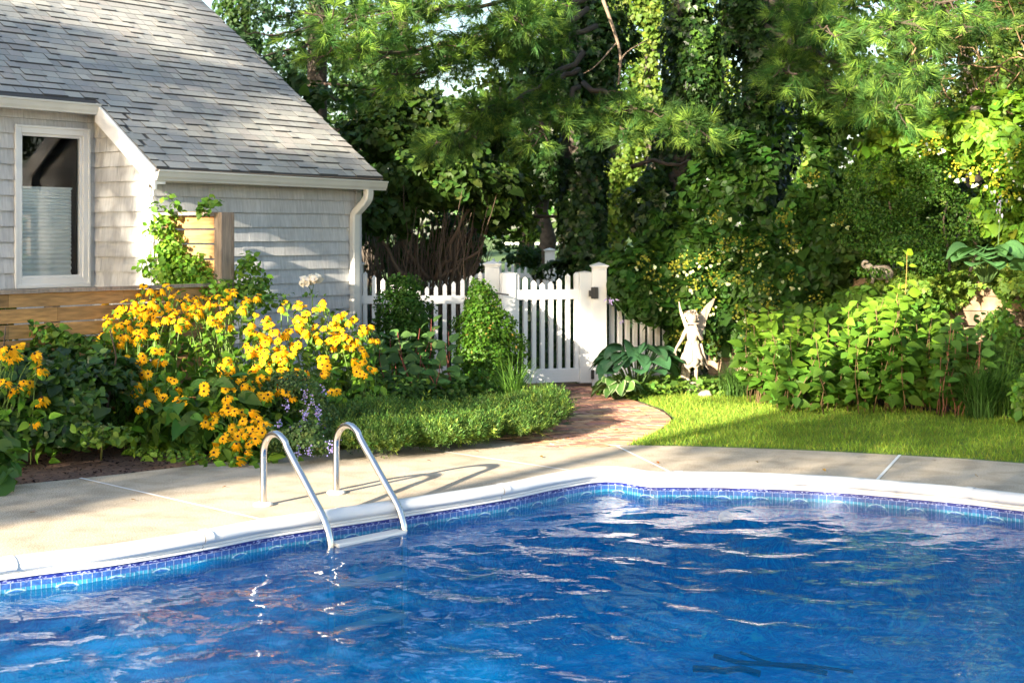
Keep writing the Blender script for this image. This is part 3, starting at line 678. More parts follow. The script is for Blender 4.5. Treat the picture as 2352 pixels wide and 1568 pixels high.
# ================================================================== PICKET FENCES AND GATE
def cap(mb, x, y, z, r_, h=.05):
    for a, b, c, d in ((r_, r_, 0, .018), (r_ * 1.12, r_ * 1.12, .018, .03), (r_ * 1.28, r_ * 1.28, .03, .042)):
        mb.wbox((x - a, x + a), (y - b, y + b), (z + c, z + d))
    a = r_ * 1.26; vs = [Vector((x - a, y - a, z + .0425)), Vector((x + a, y - a, z + .0425)), Vector((x + a, y + a, z + .0425)), Vector((x - a, y + a, z + .0425)), Vector((x, y, z + .042 + h))]
    mb.add(vs, [(0, 1, 4), (1, 2, 4), (2, 3, 4), (3, 0, 4), (3, 2, 1, 0)])
def picket(mb, c, ax, ay, z0, z1, w=.0225):
    mb.box(c, ax, ay, UP, (-w, w), (-w, w), (z0, z1 - .03)); t = w * 1.05
    vs = [c + ax * a + ay * b + UP * (z1 - .03) for a, b in ((-t, -t), (t, -t), (t, t), (-t, t))] + [c + UP * z1]
    mb.add(vs, [(0, 1, 4), (1, 2, 4), (2, 3, 4), (3, 0, 4), (3, 2, 1, 0)])
def fencepost(par, x, y, top, hw=.08, z0=-.03):
    mb = MB(); mb.wbox((x - hw, x + hw), (y - hw, y + hw), (z0, top)); p = mb.build('post', M['vinyl'], par, bevel=.004)
    mb = MB(); cap(mb, x, y, top + .002, hw, .035); mb.build('post_cap', M['vinyl'], p)
FY = 16.3; ax, ay = Vector((1, 0, 0)), Vector((0, 1, 0))
fl = thing('picket_fence', 'white vinyl picket fence between the house corner and the gate', 'fence', (-1, FY, 0))
fencepost(fl, -1.74, FY + .17, 1.30); fencepost(fl, -.217, FY, 1.298)
mb = MB(); mb.wbox((-1.68, -.30), (FY - .028, FY + .028), (.90, .99)); mb.build('rail', M['vinyl'], fl, bevel=.003)
mb = MB(); mb.wbox((-1.68, -.30), (FY - .028, FY + .028), (.09, .19)); mb.build('rail', M['vinyl'], fl, bevel=.003)
for k in range(14):
    x = -1.615 + k * .0972; t = (k - 6.5) / 6.5; top = 1.09 + .165 * abs(t) ** 1.7
    mb = MB(); picket(mb, Vector((x, FY, 0)), ax, ay, .05, top); mb.build('picket', M['vinyl'], fl)
fr_ = thing('picket_fence', 'white picket fence running right of the gate under the climbing vine', 'fence', (1.4, 16.9, 0))
fencepost(fr_, .959, FY, 1.278)
A = Vector((1.05, 16.34, 0)); B = Q(1650, 700, 17.0); B.z = 0; t = (B - A).normalized(); sN = Vector((-t.y, t.x, 0)); ln = (B - A).length
for zz in ((.90, .99), (.09, .19)):
    mb = MB(); mb.box(A, t, sN, UP, (0, ln), (-.028, .028), zz); mb.build('rail', M['vinyl'], fr_)
k = 0; s = .06
while s < ln - .06:
    tt = ((s % 1.45) / .725 - 1); mb = MB(); picket(mb, A + t * s, t, sN, .05, 1.09 + .165 * abs(tt) ** 1.7); mb.build('picket', M['vinyl'], fr_); s += .0985
fencepost(fr_, B.x, B.y, 1.3)
# gate, hinged on the right post and standing slightly open
G = thing('garden_gate', 'white vinyl picket gate with scalloped top and black hinge', 'gate', (.4, 16.2, 0))
ga = Q(1166, 700, 15.98); ga.z = 0; gb = Vector((.80, 16.28, 0)); gt = (ga - gb).normalized(); gn = Vector((-gt.y, gt.x, 0))
if gn.y > 0: gn = -gn
gw = (ga - gb).length + .075
def gbox(name, x, y, z, bev=.004):
    mb = MB(); mb.box(gb, gt, gn, UP, x, y, z); return mb.build(name, M['vinyl'], G, bevel=bev)
for x in ((-.075, .075), (gw - .15, gw)):
    mb = MB(); mb.box(gb, gt, gn, UP, x, (-.05, .05), (.035, 1.245)); c = gb + gt * ((x[0] + x[1]) / 2); 
    vs = [c + gt * a + gn * b + UP * 1.2475 for a, b in ((-.078, -.053), (.078, -.053), (.078, .053), (-.078, .053))] + [c + UP * 1.262]
    mb.add(vs, [(0, 1, 4), (1, 2, 4), (2, 3, 4), (3, 0, 4), (3, 2, 1, 0)]); mb.build('stile', M['vinyl'], G, bevel=.004)
gbox('rail', (.076, gw - .151), (-.03, .03), (.955, 1.06)); gbox('rail', (.076, gw - .151), (-.03, .03), (.05, .20))
tops = [1.252, 1.215, 1.18, 1.135, 1.14, 1.168, 1.205, 1.25]
for i in range(8):
    s = .103 + i * (gw - .15 - .103 - .025) / 7.0; mb = MB(); picket(mb, gb + gt * s, gt, gn, .19, [1.252, 1.235, 1.185, 1.15, 1.138, 1.165, 1.205, 1.25][i]); mb.build('picket', M['vinyl'], G)
mb = MB(); mb.wbox((.865, .945), (FY - .102, FY - .082), (.96, 1.085)); mb.wbox((.84, .875), (FY - .115, FY - .07), (.985, 1.05)); mb.wbox((.90, .91), (FY - .11, FY - .10), (.955, 1.09)); mb.build('hinge', M['black'], G, bevel=.003)
mb = MB(); mb.wbox((.865, .90), (FY - .10, FY - .082), (.08, .18)); mb.build('hinge', M['black'], G, bevel=.003)
mb = MB(); mb.tube([Q(1140, 673, 15.86), Q(1152, 675, 15.83), Q(1168, 677, 15.8)], .008, 8); mb.build('latch', M['black'], G)
# far picket fence on the slope beyond
ff = thing('far_picket_fence', 'distant white picket fence half buried in ivy behind the gate', 'fence', (-.5, 25.5, .3))
for k in range(34):
    x = -1.75 + k * .11; y = 25.6; mb = MB(); tt = ((k % 13) / 6.5 - 1); picket(mb, Vector((x, y, 0)), ax, ay, .3, 1.1 + .16 * abs(tt) ** 1.6, .026); mb.build('picket', M['vinyl'], ff)
mb = MB(); mb.wbox((-1.8, 2.0), (25.57, 25.63), (.92, 1.0)); mb.build('rail', M['vinyl'], ff)
fencepost(ff, (1263 - CU) / F * 25.6, 25.6, 1.36, .085, .2)
fb = MB(); fb.wbox((-.6, 2.4), (47, 47.06), (1.36, 1.43)); 
tag(fb.build('fence_rail', M['vinyl']), 'thin far white rail crossing the lawn beyond the trees', 'fence rail')

# ================================================================== PATH, LAWN
path_poly = [P(1112, 1004.5), P(1222, 989), P(1296, 970), P(1325, 941), P(1318, 893), Q(1190, 885, 16.3), P(1190, 878), P(1385, 878), P(1365, 893), P(1457, 919), P(1515, 941), P(1541, 963), P(1515, 985), P(1464, 1010), P(1440, 1022), P(1417, 1024.8), P(1314, 1028), P(1241, 1024.5), P(1160, 1012)]
pxy = [(p.x, p.y) for p in path_poly]
pb = thing('brick_path', 'curving red brick path from the white gate to the pool deck', 'path', (.5, 13, 0)); pb['kind'] = 'structure'
mb = MB(); r = random.Random(12); BR = [(1, 1, 1), (.8, .75, .78), (1.2, 1.1, 1.0), (1.3, 1.25, 1.15), (.7, .62, .62), (1.1, .9, .8)]
ang = R(24); ex, ey = Vector((math.cos(ang), math.sin(ang), 0)), Vector((-math.sin(ang), math.cos(ang), 0)); O = Vector((.3, 10.5, 0))
edge_r = catmull([P(1372, 888), P(1457, 919), P(1515, 941), P(1541, 963), P(1515, 985), P(1464, 1010), P(1440, 1022)], 8)
def near_edge(p, d): return min((p - q).length for q in edge_r) < d
j = -10
while j < 85:
    i = -18
    while i < 18:
        x = i * .205 + (j % 2) * .1025 + .012 * math.sin(j * .7); y = j * .1; c = O + ex * (x + .1) + ey * (y + .05)
        if inpoly(c, pxy) and not near_edge(c, .12):
            col = tuple(a * r.uniform(.85, 1.15) for a in r.choice(BR)); z = -.004 + r.uniform(-.003, .003)
            mb.box(O, ex, ey, UP, (x + .006, x + .196), (y + .006, y + .092), (-.03, z), col)
        i += 1
    j += 1
for a, b in zip(edge_r[::1], edge_r[1:]):                    # border course
    n = max(1, int((b - a).length / .1)); t = (b - a).normalized(); s = Vector((t.y, -t.x, 0))
    for k in range(n):
        p = a.lerp(b, k / n); q = a.lerp(b, (k + .94) / n); col = tuple(x * r.uniform(.85, 1.15) for x in r.choice(BR)); z = -.002 + r.uniform(-.003, .003)
        vs = [p - s * .0, q - s * .0, q + s * .17, p + s * .17]; mb.add([v + UP * z for v in vs] + [v + UP * -.03 for v in vs], [(3, 2, 1, 0), (0, 1, 5, 4), (1, 2, 6, 5), (2, 3, 7, 6), (3, 0, 4, 7)], col)
M['moss'] = surf('joint_moss', (.10, .11, .04), .95, .4, 9, 1, 40)
mb.build('paving_bricks', M['brick'], pb); sheet('path_bed', [pxy], -.0105, M['moss'], None, pb)
lawn_e = [P(1441, 1022.5), P(1466, 1010), P(1522, 985), P(1551, 963), P(1524, 940), P(1470, 921), P(1486, 915), P(1552, 907), P(1660, 908), P(1770, 912), P(1860, 918), P(1942, 925), P(2098, 943), P(2230, 953), P(2352, 964), Vector((7.6, 12.0, 0)), Vector((10, 10.5, 0)), Vector((10.5, 6, 0)), Vector((8.6, 2.5, 0)), Vector((8.1, 7, 0)), Vector((6.4, 9.65, 0)), P(2352, 1062), P(2210, 1051.5), P(2067, 1043.5), P(1920, 1035.5), P(1770, 1029), P(1600, 1023.5)]
lawn = [(p.x, p.y) for p in lawn_e]
M['turf'] = surf('turf', (.12, .2, .035), .95, .35, 30, 1, 80)
sheet('lawn', [lawn], -.006, M['turf'])
nb = 260000; gx = rng.uniform(.7, 8.0, nb); gy = rng.uniform(9.0, 15.6, nb); k = inpoly_np(gx, gy, lawn); gx, gy = gx[k], gy[k]
pos = np.stack([gx, gy, np.full(len(gx), -.006)], 1); up = np.tile([0, 0, 1.], (len(pos), 1)); tip = up + rng.normal(0, .4, (len(pos), 3)) * [1, 1, 0]
gc = cvar((.19, .31, .06), len(pos), .22, .12, (.30, .32, .10), .12); gc *= (1 + .12 * sn(pos, 2.2, 5) + .1 * sn(pos, 9, 6))[:, None]
scatter('grass', pos, rng.normal(0, 1, (len(pos), 3)) * [1, 1, .1], .034, 'narrow', np.clip(gc, 0, .9), M['grass'], tip=tip, wide=.55, sv=.3)['kind'] = 'stuff'

# ================================================================== RETAINING WALL AND TERRACE
rw = thing('retaining_wall', 'stepped tan block retaining wall behind the leafy shrubs', 'wall', (3.5, 14.6, 0))
def wall_run(pts, z0, z1, seed, par=rw, bh=.15, depth=.25):
    r = random.Random(seed); mb = MB(); z = z0; row = 0
    line = catmull(pts, 6); cum = [0]
    for a, b in zip(line, line[1:]): cum.append(cum[-1] + (b - a).length)
    def at(s):
        s = max(0, min(cum[-1] - 1e-4, s)); i = bisect.bisect_right(cum, s) - 1; i = min(i, len(line) - 2); return line[i].lerp(line[i + 1], (s - cum[i]) / (cum[i + 1] - cum[i]))
    while z < z1 - .01:
        s = -.15 * (row % 2)
        while s < cum[-1]:
            l = r.choice((.22, .3, .34)); a = at(s + .004); b = at(min(cum[-1], s + l - .004)); s += l
            if (b - a).length < .03: continue
            t = (b - a).normalized(); nn = Vector((t.y, -t.x, 0)); set_ = row * .012
            m_ = (a + b) / 2; o_ = r.uniform(.015, .045); v = r.uniform(.75, 1.25); c = (v, v * r.uniform(.92, 1.03), v * r.uniform(.85, 1.05))
            f = [a - nn * set_, a.lerp(b, .33) + nn * (o_ - set_ + r.uniform(-.01, .01)), a.lerp(b, .67) + nn * (o_ - set_ + r.uniform(-.01, .01)), b - nn * set_, b - nn * depth, a - nn * depth]
            vs = [p + UP * (z + .003) for p in f] + [p + UP * (z + bh - .004) for p in f]
            mb.add(vs, [(i, (i + 1) % 6, 6 + (i + 1) % 6, 6 + i) for i in range(6)] + [tuple(range(6, 12))], c)
        z += bh; row += 1
    return mb.build('block_course', M['block'], par, bevel=.006)
w1 = [Vector((2.15, 16.35, 0)), Vector((2.5, 16.0, 0)), Vector((3.1, 15.75, 0)), Vector((3.6, 15.6, 0))]
w2 = [Vector((2.75, 16.9, 0)), Vector((3.15, 16.3, 0)), Vector((3.7, 15.9, 0)), Vector((4.1, 15.3, 0)), Vector((4.9, 14.6, 0)), Vector((6.2, 14.1, 0)), Vector((9, 13.4, 0)), Vector((13, 12.6, 0))]
w3 = [Vector((3.6, 16.9, 0)), Vector((3.75, 16.3, 0)), Vector((4.0, 15.75, 0)), Vector((4.5, 15.1, 0)), Vector((5.1, 14.75, 0)), Vector((6.3, 14.3, 0)), Vector((9, 13.6, 0)), Vector((13, 12.8, 0))]
wall_run(w1, -.02, .43, 1); wall_run(w2, -.02, .74, 2); wall_run(w3, .74, 1.19, 3)
tp = [(3.75, 16.95), (3.95, 16.35), (4.2, 15.8), (4.65, 15.2), (5.2, 14.85), (6.35, 14.4), (9, 13.75), (13, 12.95), (40, 12), (40, 16.55), (5, 16.95)]
sheet('terrace_top', [tp], 1.17, M['soil'])
sheet('step_top', [[(2.25, 16.5), (2.6, 16.15), (3.2, 15.9), (3.7, 15.75), (4.2, 15.5), (4.2, 16.6), (3, 16.6)]], .40, M['soil'])
mt = MB(); vs = [(3.6, 16.5, 1.165), (60, 16.5, 1.165), (60, 28, 1.9), (6.5, 28, 1.9), (3.6, 22, 1.3), (3.6, 16.5, -.1), (3.6, 22, -.1), (6.5, 28, .1)]
mt.add(vs, [(0, 1, 2, 3, 4), (0, 4, 6, 5), (4, 3, 7, 6)]); mt.build('terrace_slope', M['soil'])['kind'] = 'structure'

# ================================================================== PLANTS
def Qd(u, v, Y): p = Q(u, v, Y); return (p.x, p.y, p.z)
def eb(u, v, Y, ru, rv, ry):           # ellipsoid from its place, half width and height in photo pixels at that distance, half depth in metres
    p = Q(u, v, Y); s = F / Y; return (p.x, p.y, p.z, ru / s, ry, rv / s)
def stems_mesh(name, segs, mat, parent, col=(1, 1, 1), n=5):
    mb = MB()
    for pts, r0, r1 in segs: mb.tube(pts, taper(r0, r1, len(pts)), n, col if not callable(col) else col())
    return mb.build(name, mat, parent, True)

# ---- black-eyed Susans
c4 = lambda L_: [(x * .3662, 545.5 + y * .3662) for x, y in L_]
c7 = lambda L_: [(459.4 + x * .21967, 746.5 + y * .21967) for x, y in L_]
FL = c4([(15,690),(105,690),(95,745),(220,730),(270,822),(10,905),(125,930),(185,915),(265,1005),(185,1185)])
FM = c4([(665,410),(940,320),(1040,290),(1010,320),(780,395),(870,350),(1110,340),(850,400),(900,390),(720,450),(970,340),(1190,385),(1230,385),(1320,375),(1360,360),(1435,335),(1430,365),(1340,415),(1250,450),(1400,415),(1530,395),(1625,355),(820,460),(890,440),(980,420),(1060,440),(1140,410),(660,495),(680,520),(1000,475),(960,505),(1080,520),(1310,495),(1350,530),(1380,470),(1445,455),(1520,450),(1605,485),(1440,550),(640,595),(780,610),(855,590),(975,610),(870,620),(1560,585),(1615,600),(1655,515),(1690,500),(1700,545),
 (790,760),(895,745),(970,710),(990,775),(865,800),(880,835),(930,855),(725,870),(1070,890),(875,940),(840,975),(970,940),(985,980),(915,1030),(1095,985),(1115,1025),(760,430),(740,480),(910,460),(830,430),(1050,400),(930,480),(800,520),(870,540),(1180,470),(1280,430),(1220,420),(1090,460),(760,545),(700,560)])
FF = c4([(1295,945),(1385,815),(1430,770),(1445,865),(1485,915),(1540,890),(1590,905),(1450,965),(1565,945),(1785,405),(1880,405),(1880,430),(1920,475),(2030,390),(2025,415),(1855,490),(1975,450),(2105,490),(2160,475),(2190,520),(2270,560),(1850,545),(1970,560),(2080,530),(2110,570),(1790,595),(1710,590),(2080,620),(2145,620),(2240,635),(2110,655),(2330,640),(2270,700),(1975,620),(1870,670),(1820,680),(1765,710),(1750,740),(1825,740),(1790,765),(2010,755),(1650,755),(1595,805)])
FF += c7([(1198,10),(1000,0),(890,75),(750,60),(480,210),(540,270),(650,330),(850,268),(825,312),(680,185),(950,215),(1020,190),(1205,113),(1377,75),(1377,117),(1495,105),(1645,147),(1580,170),(1580,222),(1775,130),(1690,20),(1605,350),(1722,383),(1645,450),(1675,510),(1265,335),(1292,450),(1280,510),(720,468),(838,475),(567,425),(470,568),(560,597),(515,655),(707,550),(838,568),(928,550),(1030,500),(790,610),(858,620),(712,730),(900,702),(1432,687)])
FB = c7([(67,663),(272,785),(280,835),(360,900),(140,915),(437,912),(155,960),(112,1038),(315,1040),(445,1005),(527,1000),(495,1100),(668,1040),(615,1085),(440,1145),(240,1190),(143,1213),(348,1183),(580,1190),(508,1247),(478,1327),(145,1332),(375,1387),(690,1190),(250,905),(382,612),(327,695),(250,1150),(380,1240),(560,1120),(420,1060)])
def dedupe(L_, d=6.5):
    out = []
    for p in L_:
        if all((p[0] - q[0]) ** 2 + (p[1] - q[1]) ** 2 > d * d for q in out): out.append(p)
    return out
# one flower head, tip of the stem at the origin, facing +z
def flower_meshes(seed):
    r = np.random.default_rng(seed); V = []; Fc = []; n = 13 if seed % 2 else 12
    for i in range(n):
        a = 2 * math.pi * i / n + r.normal(0, .08); l = r.uniform(.043, .054); w = r.uniform(.0085, .0115); dr = r.uniform(.1, .55) + (0, .5, 0, 1.1, .25, 2.0)[seed]
        ca, sa = math.cos(a), math.sin(a); b = len(V)
        for t, ww in ((.1, .35), (.4, 1), (.8, .95), (1.0, .3)):
            rr_ = l * t; z = .003 + .006 * t - dr * l * t * t
            V += [(ca * rr_ - sa * w * ww, sa * rr_ + ca * w * ww, z - .001), (ca * rr_ + sa * w * ww, sa * rr_ - ca * w * ww, z - .001)]
        Fc += [(b, b + 1, b + 3, b + 2), (b + 2, b + 3, b + 5, b + 4), (b + 4, b + 5, b + 7, b + 6)]
    me = bpy.data.meshes.new('petals'); me.from_pydata(V, [], Fc); at = me.color_attributes.new('Col', 'FLOAT_COLOR', 'POINT')
    c = np.ones((len(V), 4), np.float32); c[:, :3] = (.94, .50, .008); c[:, :3] *= r.uniform(.9, 1.08, (len(V), 1)); at.data.foreach_set('color', c.ravel()); me.materials.append(M['petal']); me['local'] = 1
    mb = MB(); mb.lathe((0, 0, 0), [(.004, -.002), (.010, .004), (.0105, .009), (.008, .014), (.003, .017)], 9, (1, 1, 1))
    m2 = bpy.data.meshes.new('flower_centre'); m2.from_pydata(mb.v, [], mb.f); m2.materials.append(M['cone']); m2['local'] = 1
    return me, m2
FMESH = [flower_meshes(s) for s in range(6)]
def bed_depth(u, v):
    Y = float(np.interp(v, [640, 680, 740, 880, 1060], [12.75, 12.5, 12.1, 11.3, 10.55]))
    if u > 480: Y += (u - 480) * .0028 * min(1, max(0, (1000 - v) / 200))
    if u < 120: Y = 10.3 + .003 * u
    return Y
def susan(label, fl_, base, nleaf, leafh, seed, big=.13):
    r = random.Random(seed); pl = thing('black_eyed_susan', label, 'flowers', (base[0], base[1], 0), 'black-eyed Susan clumps'); fl_ = list(fl_); fl_ += [(u + r.uniform(-16, 16), v + r.uniform(-9, 13)) for u, v in fl_ if v < 1000] + [(u + r.uniform(-20, 20), v + r.uniform(-6, 20)) for u, v in fl_ if r.random() < .4 and v < 1000]
    st = []; lp, ln_, ls = [], [], []; fp = []
    for (u, v) in dedupe(fl_):
        Y = bed_depth(u, v) + r.uniform(-.1, .1); p = Q(u, v, Y)
        if p.z < .06: p.z = .06
        up = max(0, min(1, (v - 660) / 170)); tilt = .3 + .75 * up if u > 130 else .7
        d = Vector((r.gauss(-.1, .35), -tilt + r.gauss(0, .15), 1 - .35 * up)).normalized(); fp.append((p, d))
        g = Vector((base[0] * .45 + p.x * .55 + r.gauss(0, .08), base[1] * .5 + p.y * .5 + .15, 0)); mid = g.lerp(p, .6) + Vector((0, 0, .12 * p.z + .03)) + (p - g) * .05
        pts = catmull([g, mid, p - d * .04, p], 4); st.append((pts, .0055, .003))
        for k in range(5):
            t = r.uniform(.15, .9); q = pts[int(t * (len(pts) - 1))]; lp.append(q); ln_.append((r.gauss(0, .5), r.gauss(-.4, .5), 1)); ls.append(.1 * (1.15 - .6 * t))
    cx = [p.x for p, d in fp]; cy = [p.y for p, d in fp]; cz = [p.z for p, d in fp]
    for k in range(nleaf):
        p, d = fp[r.randrange(len(fp))]; t = r.random() ** .7
        q = Vector((p.x + r.gauss(0, .1), p.y + r.uniform(-.1, .35), max(.03, p.z * t * .9 - .05))); 
        lp.append(q); ln_.append((r.gauss(0, .5), r.gauss(-.5, .4), .8)); ls.append(big * (1 - .5 * min(1, q.z / leafh)) * r.uniform(.7, 1.2))
    stems_mesh('stem', st, M['twig'], pl, (.16, .27, .06), 4)
    scatter('foliage', np.array([tuple(x) for x in lp]), np.array(ln_), np.array(ls), 'ovate', cvar((.11, .235, .035), len(lp), .28, .15), M['leaf'], pl, jit=.35, droop=.7, wide=.75)
    for i, (p, d) in enumerate(fp):
        a, b = FMESH[(i * 7 + seed) % 6]
        o = bpy.data.objects.new('flower_head', a); COL.objects.link(o); o.parent = pl; o.location = p - pl.location
        o.rotation_euler = (Matrix.Rotation(r.uniform(0, 6.28), 3, 'Z')).to_euler(); o.rotation_euler = (d.to_track_quat('Z', 'Y').to_matrix() @ Matrix.Rotation(r.uniform(0, 6.28), 3, 'Z')).to_euler()
        o.scale = [r.uniform(.6, .92)] * 3
        c = bpy.data.objects.new('flower_centre', b); COL.objects.link(c); c.parent = o
    return pl
susan('yellow black-eyed Susans leaning in from the left edge over the dark shrub', FL, (-4.0, 10.6), 60, .9, 1)
ML = [f for f in FM if f[0] < 430]; MR = [f for f in FM if f[0] >= 430]
susan('tall sunlit clump of yellow black-eyed Susans in front of the low cedar screen', [f for f in ML if f[1] < 765], (-3.1, 12.2), 420, 1.1, 2, .16)
susan('lower yellow black-eyed Susans spilling over big leaves left of the bed front', [f for f in ML if f[1] >= 765], (-2.9, 11.2), 260, .7, 3, .17)
susan('yellow black-eyed Susans below the grey cedar post', MR, (-2.3, 12.4), 300, 1.0, 4, .15)
FFa = [f for f in FF if f[0] < 660]; FFb = [f for f in FF if f[0] >= 660]
susan('dense middle clump of yellow black-eyed Susans in front of the shingled wall', FFa, (-1.85, 12.4), 380, .9, 5, .15)
susan('yellow black-eyed Susans on the right, reaching to the downspout', FFb, (-1.3, 13.0), 380, .9, 6, .14)
susan('lowest clump of yellow black-eyed Susans flopping onto the deck edge', FB, (-2.05, 11.0), 240, .5, 7, .12)

# ---- generic bushes
def bush(name, label, cat, bl, n, size, kind, col, mat='leaf', group=None, gap=None, gfreq=4, shell=.16, rough=.22, freq=3., front=.7, jit=.5, droop=.5, wide=1, var=.28, mix=None, pm=0, seed=1, stem=None, stemcol=(.10, .07, .045), fol='foliage', upb=.4, parent=None):
    b0 = bl[0]; pl = parent or thing(name, label, cat, (b0[0], b0[1], 0), group)
    p, nr = blobs(bl, n, shell, rough, freq, gap, gfreq, front, seed, upb); p[:, 2] = np.maximum(p[:, 2], .01)
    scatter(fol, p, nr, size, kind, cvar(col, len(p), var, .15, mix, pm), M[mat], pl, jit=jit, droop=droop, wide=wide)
    if stem: stems_mesh('stem', stem, M['twig'], pl, stemcol)
    return pl
# dark climbing hydrangea shrub at the left
base = Vector((-3.7, 11.0, 0))
st = [(curve((-4.2 + .35 * k, 11.3, 0), (-4.3 + .38 * k + rnd.gauss(0, .1), 11.0 + rnd.gauss(0, .1), .7 + rnd.random() * .3), 0, 5, .03), .014, .006) for k in range(4)]
bush('dark_shrub', 'dark green broad-leaved shrub filling the bed at the left, in front of the screen', 'shrub',
     [eb(50, 905, 11.2, 110, 90, .4), eb(190, 915, 11.1, 130, 85, .4), eb(110, 845, 11.6, 120, 45, .3), eb(250, 860, 11.5, 70, 50, .3), eb(120, 985, 10.8, 150, 38, .25), eb(230, 980, 10.9, 60, 30, .2), eb(0, 985, 10.7, 60, 40, .25)],
     5600, .068, 'heart', (.028, .07, .02), 'glossleaf', gap=-.5, seed=2, stem=st, front=.8)
bush('climbing_shrub', 'loose leafy shrub climbing over the left end of the cedar screen', 'shrub',
     [eb(20, 760, 11.7, 60, 45, .12), eb(120, 765, 11.8, 50, 22, .1), eb(20, 705, 11.8, 22, 22, .08), eb(190, 790, 11.7, 60, 22, .12)], 330, .055, 'heart', (.06, .13, .03), 'leaf', gap=-.1, seed=3)
bush('weedy_sprout', 'pale green arching sprout growing at the front of the mulch', 'plant', [eb(236, 985, 10.0, 55, 16, .15), eb(280, 1000, 10.05, 40, 14, .12), eb(225, 1010, 9.95, 35, 12, .1)], 150, .05, 'oval', (.07, .14, .03), 'leaf', seed=4,
     stem=[(curve(P(233, 1056), Qd(236, 990, 9.95), 0, 5, .01), .008, .004)], stemcol=(.28, .32, .08))
bush('low_weeds', 'scattered low green weeds on the mulch by the deck', 'plant', [eb(400, 1042, 10.6, 60, 12, .12), eb(330, 1035, 10.7, 40, 8, .1), eb(450, 1055, 10.4, 40, 8, .1)], 220, .035, 'oval', (.09, .17, .03), 'leaf', seed=5)
bush('broad_leaf_plant', 'large drooping green leaves at the bottom left corner of the bed', 'plant', [eb(20, 1040, 9.85, 40, 30, .2), eb(0, 1075, 9.6, 30, 22, .15)], 60, .14, 'oval', (.05, .12, .03), 'glossleaf', seed=6, droop=1)
# shade foliage behind the flowers
bush('leafy_perennials', 'big green leaves under the yellow flowers at the bed front', 'plant', [eb(430, 965, 11.1, 85, 55, .25), eb(520, 900, 11.5, 110, 55, .3), eb(360, 920, 11.3, 60, 50, .2)], 300, .15, 'ovate', (.06, .14, .035), 'leaf', seed=7, droop=1.0, wide=.8)
bush('rose_bush', 'white rose bush against the shingled wall with two open blooms', 'rose bush', [eb(590, 670, 13.4, 35, 40, .2), eb(570, 625, 13.5, 16, 26, .12), eb(630, 695, 13.2, 50, 28, .25), eb(760, 730, 14.2, 70, 28, .25)], 300, .05, 'oval', (.08, .17, .05), 'leaf', gap=-.2, seed=8)
rose = [o for o in COL.objects if o.name == 'rose_bush'][0]
A = Q(718, 725, 13.6)
stems_mesh('cane', [(curve(A, Q(717, 672, 13.55), 0, 4), .006, .005), (curve(Q(717, 672, 13.55), Q(704, 650, 13.5), 0, 4), .004, .003), (curve(Q(717, 672, 13.55), Q(722, 645, 13.5), 0, 4), .004, .003)], M['twig'], rose, (.12, .22, .05))
scatter('leaflets', np.array([Qd(715 + rnd.gauss(0, 14), 672 + rnd.gauss(0, 12), 13.55) for _ in range(14)]), np.tile([0, -.5, 1.], (14, 1)), .04, 'oval', cvar((.06, .14, .04), 14), M['leaf'], rose)
for (u, v, s) in ((702, 645, .05), (724, 638, .054), (706, 733, .032), (716, 728, .03)):
    c = np.array(Qd(u, v, 13.45)); d = unit(rng.normal(0, 1, (60, 3))); d[:, 1] -= .3; p = c + d * s * rng.uniform(.35, 1, (60, 1)) * [1, 1, .75]
    scatter('rose_bloom', p, d, s * .85, 'heart', cvar((.86, .82, .74), 60, .04, .02), M['whitepetal'], rose, jit=.3, wide=1.2)
# catmint
cm = bush('catmint', 'grey-green catmint mound with lavender spikes beside the ladder', 'flowers', [eb(680, 940, 11.3, 85, 75, .35), eb(700, 1000, 10.9, 70, 45, .3), eb(640, 1010, 10.9, 40, 50, .2), eb(660, 890, 11.7, 60, 40, .3)], 7500, .026, 'oval', (.075, .14, .075), 'leaf', seed=9, gap=-.9)
for (u, v) in [(718, 1010), (735, 985), (700, 955), (730, 945), (742, 900), (690, 980), (640, 975), (672, 1000), (745, 1020), (685, 1035), (710, 1038), (760, 1030), (775, 1015), (730, 960), (660, 930), (715, 925), (700, 905)]:
    p = np.array([Qd(u + rnd.gauss(0, 4), v + rnd.gauss(0, 9), 10.75 + (1010 - v) * .004) for _ in range(24)])
    scatter('flower_spike', p, np.tile([0, -1., .3], (24, 1)), .011, 'heart', cvar((.34, .30, .62), 24, .2, .1), M['whitepetal'], cm)
# low feathery coreopsis edging
def cor(label, bl, n, seed):
    pl = thing('coreopsis', label, 'ground plant', (bl[0][0], bl[0][1], 0), 'low feathery edging plants'); p, nr = blobs(bl, n, .2, .15, 4, None, 4, .7, seed); p[:, 2] = np.maximum(p[:, 2], .01)
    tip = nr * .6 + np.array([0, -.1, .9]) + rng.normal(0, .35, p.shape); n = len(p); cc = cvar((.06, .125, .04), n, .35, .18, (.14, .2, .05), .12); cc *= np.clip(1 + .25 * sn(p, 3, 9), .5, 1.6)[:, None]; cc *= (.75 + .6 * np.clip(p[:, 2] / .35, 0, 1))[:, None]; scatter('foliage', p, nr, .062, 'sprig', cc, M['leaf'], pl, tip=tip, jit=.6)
    k = rng.choice(n, 26); pp = p[k] + [0, -.02, .03]; scatter('seed_head', pp, nr[k], .016, 'heart', cvar((.22, .09, .03), 26, .3, .2, (.8, .55, .03), .3), M['leaf'], pl)
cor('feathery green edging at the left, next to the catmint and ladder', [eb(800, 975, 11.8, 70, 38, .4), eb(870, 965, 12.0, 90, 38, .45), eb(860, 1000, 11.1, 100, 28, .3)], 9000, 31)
cor('feathery green edging in the middle of the bed along the deck', [eb(1000, 968, 12.0, 100, 32, .5), eb(980, 994, 11.4, 110, 26, .3), eb(1080, 985, 11.6, 60, 26, .3)], 9000, 32)
